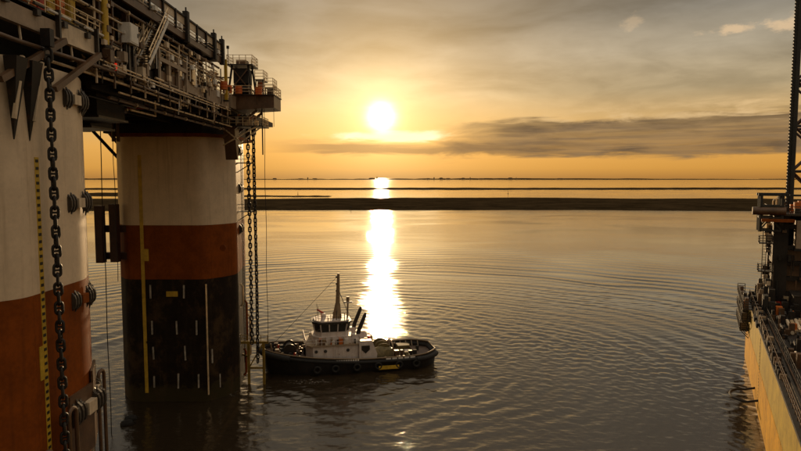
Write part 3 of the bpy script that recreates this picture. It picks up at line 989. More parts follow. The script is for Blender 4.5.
# tanks, boxes and gear on the near deck
t = thing('storage_tank', 'grey upright tank on the deck behind the near railing', 'tank', (-25.0, 41.6, 39.1))
m = MB()
m.tube([(0, 0, 0), (0, 0, 6.5)], 1.2, 20)
m.build('shell', 'deck_grey', t, True)
MB().tube([(0, 0, 3.2), (0, 0, 3.35)], 1.26, 20).build('hoop', 'deck_brown', t, True)
MB().box(1.15, 1.3, -.25, .25, .5, 1.6).build('hatch', 'deck_brown', t)
t = thing('hopper', 'grey funnel shaped hopper behind the yellow post', 'hopper', (-25.6, 49.0, 39.1))
MB().tube([(0, 0, 2.2), (0, 0, 5.4)], .5, 16, r2=2.0).build('cone', 'deck_grey', t, True)
for a in (0.8, 2.4, 4.0, 5.5):
    MB().tube([(1.1 * math.cos(a), 1.1 * math.sin(a), 0), (1.4 * math.cos(a), 1.4 * math.sin(a), 4)], .1, 6).build('leg', 'steel_dark', t)
t = thing('yellow_post', 'tall yellow post with grey foot standing at the deck edge', 'post', (-20.95, 44.2, 37.9))
MB().tube([(0, 0, 1.4), (0, 0, 8)], .24, 14).build('upper_tube', 'yellow_paint', t, True)
MB().tube([(0, 0, 0), (0, 0, 1.4)], .30, 14).build('foot', 'deck_grey', t, True)
MB().tube([(0, 0, 1.3), (0, 0, 1.5)], .40, 14).build('flange', 'steel_dark', t, True)
t = thing('yellow_post', 'slim yellow post at the far end of the upper walkway', 'post', (-20.7, 73.4, 39.1))
MB().box(-.16, .16, -.16, .16, 0, 4.9).build('tube', 'yellow_paint', t)
MB().box(-.28, .28, -.28, .28, 0, .15).build('foot', 'steel_dark', t)
t = thing('white_cabinet', 'white electrical cabinet mounted at the deck edge beside the stairs', 'cabinet', (-20.8, 47.6, 40.2))
MB().box(-.45, .45, -.75, .75, 0, 1.5).build('housing', 'white_gear', t)
MB().box(.46, .49, -.66, .66, .1, 1.4).build('door', 'white_gear', t)
MB().box(.49, .54, .45, .52, .6, .9).build('handle', 'steel_dark', t)
for yy in (-.6, .6):
    MB().box(-.1, .1, yy - .06, yy + .06, -1.6, 0).build('leg', 'steel_dark', t)
t = thing('beacon_light', 'small red beacon lamp glowing beside the under-deck pipe', 'lamp', (-20.75, 45.2, 37.8))
MB().box(-.12, .12, -.14, .14, -.15, 0).build('base', 'steel_dark', t)
MB().tube([(0, 0, 0), (0, 0, .55)], .09, 12).build('lens', 'red_lens', t, True)
MB().tube([(0, 0, .55), (0, 0, .63)], .12, 12).build('cap', 'steel_dark', t, True)
gear = [(-21.15, 36.2, 'orange_gear', 'orange'), (-21.15, 37.2, 'red_gear', 'red'), (-21.15, 38.2, 'yellow_paint', 'first yellow'), (-21.15, 39.3, 'orange_gear', 'second orange'), (-21.15, 40.6, 'yellow_paint', 'second yellow')]
names = ['leftmost orange equipment locker behind the near railing', 'red equipment locker behind the near railing', 'yellow locker behind the near railing, between red and orange ones',
         'orange equipment locker right of the first yellow one at the near railing', 'yellow equipment locker at the right end of the near railing row']
for (xx, yy, mat, _), lab in zip(gear, names):
    t = thing('equipment_locker', lab, 'locker', (xx - .6, yy, 39.85), 0, 'coloured lockers on deck')
    MB().box(-.4, .4, -.42, .42, .1, 1.75).build('body', mat, t)
    MB().prism([(-.45, 1.75), (.45, 1.75), (.35, 1.95), (-.35, 1.95)], -.46, .46, 'y').build('lid', mat, t)
    MB().box(.4, .44, -.3, .3, .3, 1.5).build('door', mat, t)
    MB().box(.44, .48, .18, .24, .8, 1.0).build('handle', 'steel_dark', t)
for i, (xx, yy, zz, lab) in enumerate(((-20.6, 72.2, 40.3, 'orange drum at the foot of the slim yellow post'), (-21.3, 76.6, 40.5, 'orange drum at left on the winch platform'), (-20.2, 77.2, 40.5, 'orange drum beside the winch frame'),
                                       (-17.9, 78.0, 40.5, 'orange drum under the lower stair of the winch platform'))):
    t = thing('drum', lab, 'drum', (xx, yy, zz), 0, 'orange drums on the winch platform')
    MB().tube([(0, 0, 0), (0, 0, .95)], .42, 16).build('body', 'orange_gear', t, True)
    for z in (.3, .62):
        MB().tube([(.43 * math.cos(a), .43 * math.sin(a), z) for a in np.linspace(0, 6.28, 17)[:-1]], .03, 6, True).build('hoop', 'red_gear', t)

# stair flights from main deck to the upper walkway
for (x0, lab) in ((-21.15, 'outer steel stair flight rising to the upper walkway'), (-23.0, 'inner steel stair flight rising to the upper walkway')):
    t = thing('stair_flight', lab, 'stairs', (x0, 49.8, 39.1), 0, 'stairs to the upper walkway')
    for dx in (0, 1.0):
        MB().bar((dx, 0, 0), (dx, 4.3, 4.5), .08, .26).build('stringer', 'white_gear', t)
        for hz in (.55, 1.1):
            MB().tube([(dx, 0, hz), (dx, 4.3, 4.5 + hz)], .05, 6).build('handrail', 'steel_rail', t)
        for k in range(5):
            MB().tube([(dx, .3 + k * .95, .3 + k * 1.0), (dx, .3 + k * .95, 1.4 + k * 1.0)], .04, 6).build('post', 'steel_rail', t)
    tread = MB().box(.05, .95, 0, .3, 0, .05).mesh('tread', 'steel_dark')
    for k in range(18):
        inst(tread, 'tread', t, (0, .1 + k * .235, .2 + k * .246))
t = thing('scaffold_tower', 'scaffold tower of thin tubes behind the stair flights', 'scaffold', (-24.2, 50.5, 39.1))
for dx in (0, 1.6):
    for dy in (0, 2.2, 4.4):
        MB().tube([(dx, dy, 0), (dx, dy, 8)], .05, 6).build('upright', 'steel_rail', t)
for z in (1.2, 2.4, 3.6, 4.8, 6.0):
    for dx in (0, 1.6):
        MB().tube([(dx, -.3, z), (dx, 4.7, z)], .045, 6).build('ledger', 'steel_rail', t)
    MB().tube([(1.6, 0, z), (1.6, 2.2, z + 1.2)], .04, 6).build('tie', 'steel_rail', t)
    MB().tube([(1.6, 4.4, z), (1.6, 2.2, z + 1.2)], .04, 6).build('tie', 'steel_rail', t)

# ------------------------------------------------------------------ upper walkway
up = thing('upper_walkway', 'long upper walkway with panelled parapet receding along the rig', 'walkway', (0, 0, 0))
MB().box(-34, -20.95, 16, 72.6, 43.55, 43.85).build('floor_plate', 'deck_dark', up)
MB().box(-21.1, -20.85, 16, 72.7, 43.35, 43.98).build('edge_beam', 'deck_brown', up)
MB().box(-24.6, -24.35, 16, 72.7, 43.0, 43.5).build('inner_beam', 'deck_grey', up)
for i in range(20):
    yy = 16.0 + i * 2.98
    MB().box(-20.93, -20.72, yy - .11, yy + .11, 43.9, 45.65).build('parapet_post', 'deck_dark', up)
    if i < 19:
        MB().box(-20.95, -20.87, yy + .14, yy + 2.84, 44.75, 45.45).build('parapet_panel', 'deck_cream' if i % 4 else 'deck_brown', up)
        MB().box(-20.90, -20.80, yy + .14, yy + 2.84, 44.05, 44.16).build('kick_plate', 'deck_grey', up)
        MB().tube([(-20.84, yy + .1, 44.45), (-20.84, yy + 2.85, 44.45)], .05, 6).build('mid_rail', 'steel_rail', up)
        if i % 2 == 0:
            MB().box(-20.85, -20.6, yy + .7, yy + 1.3, 44.1, 44.5).build('flood_lamp', 'white_gear', up)
MB().box(-21.0, -20.74, 16, 72.7, 45.46, 45.62).build('top_rail', 'deck_dark', up)
for yy in (60.5, 69.3, 72.4):
    MB().box(-21.05, -20.55, yy - .28, yy + .28, 43.2, 46.1).build('parapet_pier', 'deck_dark', up)
    MB().tube([(-20.8, yy, 46.1), (-20.8, yy, 46.5)], .08, 8).build('lamp_stub', 'steel_dark', up)
MB().box(-33.9, -21.2, 72.35, 72.6, 43.86, 45.7).build('end_panel', 'deck_dark', up)
for yy in (54, 58, 62, 66, 70):
    MB().bar((-29, yy, 43.4), (-21.2, yy, 43.4), .25, .3).build('under_beam', 'deck_dark', up)
MB().tube([(-23.0, 48, 42.9), (-23.0, 72, 42.9)], .10, 8).build('under_pipe', 'steel_rail', up, True)
for k in range(7):
    yy = 55 + k * 2.5
    MB().tube([(-21.6, yy, 42.6), (-21.6, yy, 43.5)], .03, 6).build('lamp_stem', 'steel_dark', up)
    MB().tube([(-21.6, yy - .25, 42.5), (-21.6, yy + .25, 42.5)], .11, 8).build('lamp_body', 'white_gear', up, True)

# ------------------------------------------------------------------ winch platform at the far end
wp = thing('winch_platform', 'overhanging winch platform with rails at the far end of the rig', 'platform', (0, 0, 0))
MB().box(-29, -20.9, 76, 84, 38.7, 40.3).build('platform_box', 'deck_grey', wp)
MB().prism([(-23.0, 38.55), (-16.1, 38.95), (-16.1, 40.5), (-23.0, 40.5)], 78.6, 83.0, 'y').build('cantilever', 'deck_brown', wp)
for xx in (-20.8, -18.4, -16.5):
    MB().box(xx - .06, xx + .06, 78.45, 78.6, 38.9, 40.48).build('web_stiffener', 'deck_brown', wp)
MB().box(-23.4, -16.0, 78.3, 83.2, 40.5, 40.62).build('platform_floor', 'steel_dark', wp)
railing(wp, [(-22.8, 78.4, 40.62), (-18.9, 78.4, 40.62)], 1.1, 1.2, .05)
railing(wp, [(-18.3, 78.4, 40.62), (-16.1, 78.4, 40.62), (-16.1, 83.0, 40.62)], 1.15, .9, .05)
railing(wp, [(-16.1, 83.0, 40.62), (-22, 83.0, 40.62)], 1.15, 1.1, .05)
for p, q in (((-23.0, 79.5, 35.2), (-18.5, 79.5, 38.7)), ((-22.9, 82.5, 35.2), (-18.5, 82.5, 38.7)), ((-29, 76.2, 38.6), (-21, 76.2, 38.0))):
    MB().bar(p, q, .3).build('knee_brace', 'deck_brown', wp)
# lower gallery under the platform with chain gear
MB().box(-23.0, -17.6, 79.0, 82.4, 36.6, 36.75).build('lower_gallery', 'steel_dark', wp)
railing(wp, [(-22.8, 79.05, 36.75), (-17.7, 79.05, 36.75), (-17.7, 82.3, 36.75)], 1.1, .9, .045)
for k in range(18):
    xx, yy = -22.6 + rnd.random() * 4.6, 79.4 + rnd.random() * 2.4
    mat = rnd.choice(['steel_rail', 'deck_brown', 'orange_gear', 'deck_cream', 'steel_dark'])
    if k % 2:
        MB().box(xx - .22, xx + .22, yy - .22, yy + .22, 36.75, 37.2 + rnd.random() * 1.1).build('gear_box', mat, wp)
    else:
        MB().tube([(xx, yy, 36.75), (xx, yy, 37.9), (xx + .7, yy, 38.2)], .09, 8).build('pipe', mat, wp, True)
for p, q in (((-22.9, 79.2, 34.2), (-18.6, 79.2, 36.6)), ((-22.9, 79.2, 36.5), (-20.6, 79.2, 34.6)), ((-20.6, 79.2, 34.6), (-18.0, 79.2, 36.5))):
    MB().bar(p, q, .16).build('gallery_brace', 'steel_rail', wp)
MB().bar((-17.75, 79.1, 33.0), (-17.75, 79.1, 38.9), .14).build('hanger_post', 'steel_dark', wp)
for xx in (-19.95, -19.25):
    w_ = MB().tube([(xx - .16, 80.4, 35.9), (xx + .16, 80.4, 35.9)], .55, 18).build('chain_wheel', 'steel_dark', wp, True)
MB().prism([(79.3, 36.6), (81.6, 36.6), (80.8, 32.4), (80.4, 32.4)], -22.9, -21.4, 'x').build('chute', 'deck_brown', wp)

wt = thing('winch_tower', 'dark winch tower with railed top platform on the overhanging platform', 'winch', (-20.4, 80.2, 40.62))
for dx in (-1.3, 1.1):
    for dy in (-1.1, 1.3):
        MB().bar((dx * 1.25, dy * 1.1, 0), (dx * .85, dy * .9, 3.7), .22).build('leg', 'deck_dark', wt)
for dy in (-1.1, 1.3):
    MB().bar((-1.5, dy, .4), (1.0, dy * .95, 3.4), .14).build('tower_brace', 'deck_brown', wt)
    MB().bar((1.3, dy, .4), (-1.1, dy * .95, 3.4), .14).build('tower_brace', 'deck_brown', wt)
MB().box(-1.0, .9, -.9, 1.1, 1.5, 3.4).build('motor_house', 'deck_dark', wt)
dr = MB().tube([(-.9, 0, .8), (.8, 0, .8)], .75, 20).build('winch_drum', 'steel_dark', wt, True)
for xx in (-1.0, .82):
    MB().tube([(xx, 0, .8), (xx + .1, 0, .8)], .98, 20).build('drum_flange', 'deck_brown', dr, True)
MB().box(-1.7, 1.6, -1.5, 1.7, 3.7, 3.85).build('top_platform', 'steel_dark', wt)
railing(wt, [(-1.65, 1.6, 3.85), (-1.65, -1.45, 3.85), (1.55, -1.45, 3.85), (1.55, 1.6, 3.85), (-1.65, 1.6, 3.85)], 1.15, .8, .045)
MB().box(-.7, .6, -.6, .8, 3.85, 4.5).build('motor', 'deck_brown', wt)
lp = MB().tube([(-1.5, -1.4, 3.85), (-1.5, -1.4, 5.9)], .05, 6).build('lamp_pole', 'steel_dark', wt)
MB().tube([(-1.5, -1.4, 5.75), (-1.5, -1.4, 6.1)], .18, 10).build('lamp_head', 'steel_dark', lp, True)
MB().bar((-3.3, -1.0, 2.2), (-1.2, -1.0, 2.2), .16).build('side_arm', 'steel_dark', wt)
MB().tube([(-3.2, -1.0, 2.3), (-3.2, -1.0, 2.75)], .16, 8).build('horn', 'steel_dark', wt, True)
# stepped stair landings on the outer side
st = thing('winch_stair', 'stepped railed landings right of the winch tower', 'stairs', (0, 0, 0))
for i, (xa, xb, zz) in enumerate(((-18.6, -17.5, 42.6), (-17.4, -16.3, 41.6))):
    MB().box(xa, xb, 79.0, 81.6, zz - .1, zz).build('landing', 'steel_dark', st)
    railing(st, [(xa, 79.05, zz), (xb, 79.05, zz), (xb, 81.5, zz)], 1.15, .8, .045)
    for xx in (xa + .1, xb - .1):
        MB().bar((xx, 79.2, 40.6), (xx, 79.2, zz - .1), .12).build('leg', 'steel_dark', st)
    MB().box(xa + .2, xb - .3, 79.6, 80.6, 40.65, zz - .3).build('cable_box', 'orange_gear' if i == 0 else 'deck_brown', st)

# yellow boat landing frame at the waterline of the far column
bl = thing('boat_landing', 'yellow steel landing frame at the waterline between far column and tug bow', 'frame', (0, 0, 0))
for xx in (-22.1, -19.9):
    MB().bar((xx, 87.0, -2.0), (xx, 87.0, 6.4), .34).build('upright', 'landing_yellow', bl)
MB().bar((-23.4, 87.0, 6.2), (-19.2, 87.0, 6.2), .36).build('top_beam', 'landing_yellow', bl)
MB().bar((-22.1, 87.0, 2.4), (-19.9, 87.0, 2.4), .26).build('cross_beam', 'landing_yellow', bl)
MB().bar((-22.0, 86.9, 2.5), (-20.0, 86.9, 6.0), .18).build('diagonal', 'landing_yellow', bl)
MB().bar((-23.4, 88.5, 4.0), (-22.1, 87.2, 4.0), .24).build('arm', 'landing_yellow', bl)
railing(bl, [(-23.2, 86.9, 6.38), (-19.3, 86.9, 6.38)], .9, .9, .05, 'landing_yellow', 2)
# ------------------------------------------------------------------ tug
def build_tug():
    L, B = 27.6, 9.6
    t = thing('tug_boat', 'black hulled tug with white deckhouse and tall mast beside the far column', 'tug', (-8.3, 96.3, 0), math.atan2(6.1, 26.8))
    # local x: bow at -L/2, stern at +L/2; near side is -y
    def half(f):          # half breadth along the deck, f = 0 bow .. 1 stern
        if f < .34:
            return B / 2 * math.sqrt(max(0, 1 - ((.34 - f) / .34) ** 2)) ** .85
        if f > .84:
            return B / 2 * (1 - ((f - .84) / .16) ** 2.4 * .52)
        return B / 2
    def sheer(f):
        return 2.15 + 1.75 * max(0, (.62 - f) / .62) ** 1.6 + .25 * max(0, (f - .8) / .2)
    N = 48
    fr = [i / N for i in range(N + 1)]
    def rim(f, z_f, inset):
        h = max(0.02, half(f) - inset)
        return h
    secs = [(-2.0, .72, 1.4), (-.4, .84, .75), (.6, .93, .35), (1.2, .985, .1)]
    vs, fs = [], []
    rows = []
    def ring(zfun, k, rake):
        pts = []
        for f in fr:
            x = -L / 2 + rake + f * (L - rake - rake * .25)
            pts.append((x, -max(.03, half(f) * k), zfun(f)))
        for f in reversed(fr):
            x = -L / 2 + rake + f * (L - rake - rake * .25)
            pts.append((x, max(.03, half(f) * k), zfun(f)))
        return pts
    rings = [ring(lambda f: -2.0, .70, 1.5), ring(lambda f: -.3, .86, .8), ring(lambda f: .5 + .25 * sheer(f) - .5, .95, .4), ring(lambda f: sheer(f) - .55, 1.0, .08), ring(sheer, 1.0, 0),
             ring(sheer, .965, .15), ring(lambda f: sheer(f) - .95, .955, .25)]
    n = len(rings[0])
    for r_ in rings:
        vs += r_
    for a in range(len(rings) - 1):
        for i in range(n):
            j = (i + 1) % n
            fs.append((a * n + i, a * n + j, (a + 1) * n + j, (a + 1) * n + i))
    m = MB()
    m.add(vs, fs)
    m.build('hull', 'tug_hull', t, True)
    # deck inside the bulwark
    m = MB()
    dk = ring(lambda f: sheer(f) - .92, .952, .28)
    vs = dk
    fs = [(i, i + 1, n - 2 - i, n - 1 - i) for i in range(N)]
    m.add(vs, fs)
    m.build('deck', 'tug_deck', t)
    # rubbing strake and bulwark cap
    m = MB().tube([(x, y * 1.02, z + .02) for x, y, z in ring(lambda f: sheer(f) - .5, 1.0, .05)], .24, 8, True)
    m.build('rubbing_strake', 'rubber', t, True)
    m = MB().tube([(x, y * .985, z) for x, y, z in ring(lambda f: sheer(f) + .03, 1.0, .05)], .10, 6, True)
    m.build('bulwark_cap', 'tug_buff', t, True)
    # heavy bow fender
    pts = []
    for f in np.linspace(.16, 0, 10):
        pts.append((-L / 2 - .15 + f * L, -half(f) * 1.0 - .1, sheer(f) - .5))
    for f in np.linspace(0, .16, 10):
        pts.append((-L / 2 - .15 + f * L, half(f) * 1.0 + .1, sheer(f) - .5))
    MB().tube(pts, .48, 10).build('bow_fender', 'rubber', t, True)
    pts = []
    for f in np.linspace(.86, 1, 9):
        pts.append((-L / 2 + f * L + .1, -half(f) - .05, 1.65))
    for f in np.linspace(1, .86, 9):
        pts.append((-L / 2 + f * L + .1, half(f) + .05, 1.65))
    MB().tube(pts, .42, 10).build('stern_fender', 'rubber', t, True)
    # tyre fenders along the near side
    tyre = MB().tube([(.46 * math.cos(a), 0, .46 * math.sin(a)) for a in np.linspace(0, 6.283, 15)[:-1]], .19, 8, True).mesh('tyre', 'rubber', True)
    for f in (.30, .40, .52, .64, .76, .86):
        inst(tyre, 'tyre', t, (-L / 2 + f * L, -half(f) - .24, 1.05))
        inst(tyre, 'tyre', t, (-L / 2 + f * L, half(f) + .24, 1.05))
    # freeing ports, name letters and board on the near side
    for f in (.70, .735, .77, .805, .84):
        MB().box(-.38, .38, -.04, .04, -.13, .13).build('freeing_port', 'white_gear', t, loc=(-L / 2 + f * L, -half(f) - .01, sheer(f) - .18))
    MB().box(-1.6, 1.6, -.05, .05, -.28, .28).build('name_board', 'yellow_paint', t, loc=(-L / 2 + .70 * L, -half(.70) - .34, .75))
    for k in range(10):
        MB().box(-.12, .12, -.02, .02, -.13, .13).build('name_letter', 'white_gear', t, loc=(-L / 2 + .41 * L + k * .36, -half(.45) - .03, sheer(.47) - .22))
    # deckhouse
    x0 = -L / 2
    def zd(s):
        return sheer(s / L) - .92
    zb = zd(11)
    def house(xa, xb, hw, z0, z1, name, mat, rk=.25, rake=(0, 0)):
        m = MB()
        pl = [(xa + .9, -hw), (xb - rk, -hw), (xb, -hw + rk), (xb, hw - rk), (xb - rk, hw), (xa + .9, hw), (xa, hw - 1.2), (xa, -hw + 1.2)]
        pl2 = [(x + (rake[0] if x < (xa + xb) / 2 else rake[1]), y * .985) for x, y in pl]
        k = len(pl)
        m.add([(x, y, z0) for x, y in pl] + [(x, y, z1) for x, y in pl2], [tuple(range(k - 1, -1, -1)), tuple(range(k, 2 * k))] + [(i, (i + 1) % k, k + (i + 1) % k, k + i) for i in range(k)])
        return m.build(name, mat, t)
    house(x0 + 6.9, x0 + 15.0, 3.3, zb, 4.15, 'deckhouse', 'tug_white')
    house(x0 + 6.6, x0 + 15.2, 3.5, 4.15, 4.28, 'boat_deck', 'tug_buff')
    port = MB().tube([(0, .02, 0), (0, -.06, 0)], .2, 14).mesh('porthole', 'glass', True)
    rimm = MB().tube([(.22 * math.cos(a), -.03, .22 * math.sin(a)) for a in np.linspace(0, 6.283, 15)[:-1]], .04, 6, True).mesh('rim', 'steel_dark')
    for s in (8.3, 9.7, 13.2):
        p = inst(port, 'porthole', t, (x0 + s, -3.3, 3.35))
        inst(rimm, 'rim', p, (0, 0, 0))
    d = MB().box(-.35, .35, -.06, 0, 0, 1.75).build('door', 'tug_white', t, loc=(x0 + 11.6, -3.3, zb + .3))
    MB().box(.2, .28, -.12, -.06, .85, 1.0).build('handle', 'steel_dark', d)
    # engine casing with shield emblem
    m = MB().prism([(14.9, zb), (17.6, zb), (17.75, 2.6), (16.9, 4.75), (14.9, 4.75)], -3.75, -2.55, 'y')
    cs = m.build('engine_casing', 'tug_white', t, loc=(x0, 0, 0))
    m = MB().prism([(15.25, 4.0), (16.55, 4.0), (16.55, 3.35), (15.9, 2.75), (15.25, 3.35)], -3.80, -3.75, 'y')
    m.build('shield_emblem', 'tug_hull', cs)
    MB().prism([(14.9, zb), (17.6, zb), (17.75, 2.6), (16.9, 4.75), (14.9, 4.75)], 2.55, 3.75, 'y').build('engine_casing', 'tug_white', t, loc=(x0, 0, 0))
    house(x0 + 14.9, x0 + 16.9, 2.5, zb, 3.6, 'aft_house', 'tug_white')
    # second tier and wheelhouse with slanted windows all round
    house(x0 + 7.9, x0 + 14.2, 2.7, 4.28, 5.4, 'upper_house', 'tug_white')
    wa, wb, hw = x0 + 8.3, x0 + 13.6, 2.25
    plan = [(wa + .9, -hw), (wb - .6, -hw), (wb, -hw + .9), (wb, hw - .9), (wb - .6, hw), (wa + .9, hw), (wa, hw - 1.1), (wa, -hw + 1.1)]
    cx = (wa + wb) / 2
    def grow(p, s):
        return (cx + (p[0] - cx) * s, p[1] * s)
    k = len(plan)
    m = MB()
    m.add([(*p, 5.4) for p in plan] + [(*grow(p, 1.0), 6.05) for p in plan], [(i, (i + 1) % k, k + (i + 1) % k, k + i) for i in range(k)])
    wh = m.build('wheelhouse', 'tug_white', t)
    for i in range(k):
        a, b = plan[i], plan[(i + 1) % k]
        a2, b2 = grow(a, 1.09), grow(b, 1.09)
        ln = math.hypot(b[0] - a[0], b[1] - a[1])
        nw = max(1, round(ln / 1.15))
        for j in range(nw):
            def P(f, z):
                lo = Vector((a[0] + (b[0] - a[0]) * f, a[1] + (b[1] - a[1]) * f, 6.05))
                hi = Vector((a2[0] + (b2[0] - a2[0]) * f, a2[1] + (b2[1] - a2[1]) * f, 7.35))
                return lo + (hi - lo) * z
            f0, f1 = j / nw, (j + 1) / nw
            mg = .09 / ln * 1.1
            MB().add([P(f0 + mg, .06), P(f1 - mg, .06), P(f1 - mg, .94), P(f0 + mg, .94)], [(0, 1, 2, 3)]).build('window_pane', 'glass', wh)
            MB().bar(P(f0, 0), P(f0, 1), .16, .14).build('mullion', 'tug_white', wh)
    m = MB()
    ro = [grow(p, 1.17) for p in plan]
    m.prism(ro, 7.35, 7.62)
    m.build('wheelhouse_roof', 'tug_hull', t)
    m = MB()
    m.prism([grow(p, 1.02) for p in plan], 7.62, 7.8)
    m.build('roof_top', 'tug_white', t)
    # rails
    railing(t, [(x0 + 6.8, -3.4, 4.28), (x0 + 14.9, -3.4, 4.28)], 1.0, 1.1, .04, 'tug_white', 2)
    railing(t, [(x0 + 6.8, 3.4, 4.28), (x0 + 14.9, 3.4, 4.28)], 1.0, 1.1, .04, 'tug_white', 2)
    railing(t, [(x0 + 6.7, -3.3, 4.28), (x0 + 6.7, 3.3, 4.28)], 1.0, 1.1, .04, 'tug_white', 2)
    railing(t, [grow(plan[7], .95) + (7.8,), grow(plan[0], .95) + (7.8,), grow(plan[1], .95) + (7.8,)], .8, 1.0, .035, 'tug_buff', 2)
    # mast
    mx = x0 + 11.9
    MB().tube([(mx, 0, 7.7), (mx + .15, 0, 10.2)], .78, 12, r2=.38).build('mast_base', 'tug_buff', t, True)
    ms = MB().tube([(mx + .15, 0, 10.1), (mx + .3, 0, 14.9)], .36, 10, r2=.20).build('mast', 'tug_buff', t, True)
    MB().bar((mx + .1, -1.1, 11.3), (mx + .1, 1.1, 11.3), .1).build('yard', 'tug_buff', ms)
    for z in (12.0, 13.1, 14.2):
        MB().tube([(mx + .0, 0, z), (mx + .0, 0, z + .3)], .16, 8).build('mast_lamp', 'steel_dark', ms)
    rd = MB().tube([(x0 + 13.5, -.5, 7.7), (x0 + 13.6, -.5, 10.2)], .14, 8).build('radar_post', 'tug_buff', t)
    MB().box(x0 + 12.9, x0 + 14.3, -.62, -.38, 10.2, 10.45).build('radar_scanner', 'white_gear', rd)
    MB().tube([(x0 + 13.6, -.5, 10.45), (x0 + 13.6, -.5, 11.2)], .26, 10).build('radar_dome', 'tug_buff', rd, True)
    fm = MB().tube([(x0 + 9.4, -.8, 7.7), (x0 + 9.3, -.8, 9.0)], .07, 6).build('fire_monitor', 'red_gear', t)
    MB().tube([(x0 + 9.7, -.8, 8.8), (x0 + 8.7, -.8, 9.4)], .14, 8).build('nozzle', 'red_gear', fm)
    MB().tube([(x0 + 9.9, .7, 7.7), (x0 + 9.9, .7, 8.4)], .38, 12, r2=.3).build('satellite_dome', 'white_gear', t, True)
    for yy in (-1.4, .9):
        MB().tube([(x0 + 8.9, yy, 7.7), (x0 + 8.8, yy, 10.0)], .035, 6).build('whip_aerial', 'steel_dark', t)
    # raked exhaust stacks
    for yy in (-2.3, 2.3):
        s = MB().tube([(x0 + 14.6, yy, 4.2), (x0 + 15.1, yy, 6.2), (x0 + 16.1, yy, 8.6)], .36, 12, r2=.30).build('exhaust_stack', 'tug_hull', t, True)
        MB().tube([(x0 + 16.0, yy, 8.5), (x0 + 16.2, yy, 8.85)], .22, 10).build('stack_lip', 'steel_dark', s, True)
        MB().box(x0 + 13.9, x0 + 15.2, yy - .5, yy + .5, 4.28, 5.6).build('stack_casing', 'tug_white', t)
    for k, s in enumerate((16.2, 16.9, 17.4)):
        MB().tube([(x0 + s, -2.0 + k, 3.6), (x0 + s, -2.0 + k, 4.8)], .2, 10, r2=.28).build('vent_cowl', 'red_gear' if k == 1 else 'tug_buff', t, True)
    # foredeck winch and bollards
    fz = zd(4.2)
    wn = MB().tube([(x0 + 4.4, -1.2, fz + .95), (x0 + 4.4, 1.2, fz + .95)], .7, 16).build('bow_winch', 'steel_dark', t, True)
    for yy in (-1.35, 1.25):
        MB().tube([(x0 + 4.4, yy, fz + .95), (x0 + 4.4, yy + .1, fz + .95)], 1.0, 16).build('winch_flange', 'steel_dark', wn, True)
    for s, yy in ((2.6, -1.2), (2.6, 1.2), (3.2, -2.4), (3.2, 2.4), (5.8, -3.6), (5.8, 3.6), (19.0, -3.9), (19.0, 3.9), (22, -3.9), (22, 3.9)):
        MB().tube([(x0 + s, yy, zd(s)), (x0 + s, yy, zd(s) + .85)], .2, 10).build('bollard', 'tug_buff', t, True)
    for k in range(5):
        c = Vector((x0 + 2.2 + k * .8, -1.9 + .9 * (k % 3), zd(3) + .25))
        MB().tube([c + Vector((.42 * math.cos(a), .42 * math.sin(a), .05 * math.sin(3 * a))) for a in np.linspace(0, 6.283, 13)[:-1]], .12, 6, True).build('rope_coil', 'rope', t, True)
    MB().tube([(x0 + 1.7, 0, zd(2)), (x0 + 1.5, 0, zd(2) + 1.5)], .14, 8).build('jack_staff', 'tug_buff', t)
    for k in range(34):
        s_ = 1.6 + rnd.random() * 5.2
        yy = (rnd.random() - .5) * 2 * half(s_ / L) * .75
        h_ = .25 + rnd.random() * .9
        a_ = .12 + rnd.random() * .28
        z_ = zd(s_)
        mat = rnd.choice(['steel_dark', 'rubber', 'tug_buff', 'rope', 'red_gear', 'deck_brown'])
        if k % 2:
            MB().box(x0 + s_ - a_, x0 + s_ + a_, yy - a_, yy + a_, z_, z_ + h_).build('deck_fitting', mat, t)
        else:
            MB().tube([(x0 + s_, yy, z_), (x0 + s_ + .2, yy, z_ + h_ * 1.4)], a_ * .5, 8).build('vent_pipe', mat, t, True)
    for k in range(30):
        s_ = 7.2 + rnd.random() * 7.6
        yy = rnd.choice([-3.0, -2.9, 2.9, -3.1]) + rnd.random() * .2
        a_ = .10 + rnd.random() * .2
        MB().box(x0 + s_ - a_, x0 + s_ + a_, yy - a_ * .8, yy + a_ * .8, 4.28, 4.5 + rnd.random() * .8).build('boat_deck_gear', rnd.choice(['steel_dark', 'orange_gear', 'tug_buff', 'white_gear', 'deck_brown']), t)
    for k in range(26):
        s_ = 17.8 + rnd.random() * 8.0
        yy = (rnd.random() - .5) * 2 * half(s_ / L) * .8
        h_ = .2 + rnd.random() * .8
        a_ = .12 + rnd.random() * .25
        MB().box(x0 + s_ - a_, x0 + s_ + a_, yy - a_, yy + a_, zd(s_), zd(s_) + h_).build('deck_fitting', rnd.choice(['steel_dark', 'tug_buff', 'rope', 'deck_brown', 'tug_olive']), t)
    for q, (p_, r_) in enumerate((((x0 + 12.2, 0, 14.6), (x0 + 2.0, 0, 4.2)), ((x0 + 12.2, -.3, 12.2), (x0 + 15.2, -3.0, 4.8)), ((x0 + 12.2, .3, 12.2), (x0 + 15.2, 3.0, 4.8)))):
        MB().tube([p_, r_], .03, 5).build('stay_wire', 'steel_dark', t)
    for k in range(7):
        MB().tube([(x0 + 10.4 + k * .42, -1.6 + .5 * (k % 3), 7.8), (x0 + 10.4 + k * .42, -1.6 + .5 * (k % 3), 8.2 + .35 * (k % 4))], .07, 6).build('roof_aerial', rnd.choice(['white_gear', 'steel_dark', 'tug_buff']), t)
    # towing winch and hook amidships
    az_ = zd(19)
    tw = MB().tube([(x0 + 19.2, -1.6, az_ + 1.1), (x0 + 19.2, 1.6, az_ + 1.1)], .95, 18).build('towing_winch', 'tug_olive', t, True)
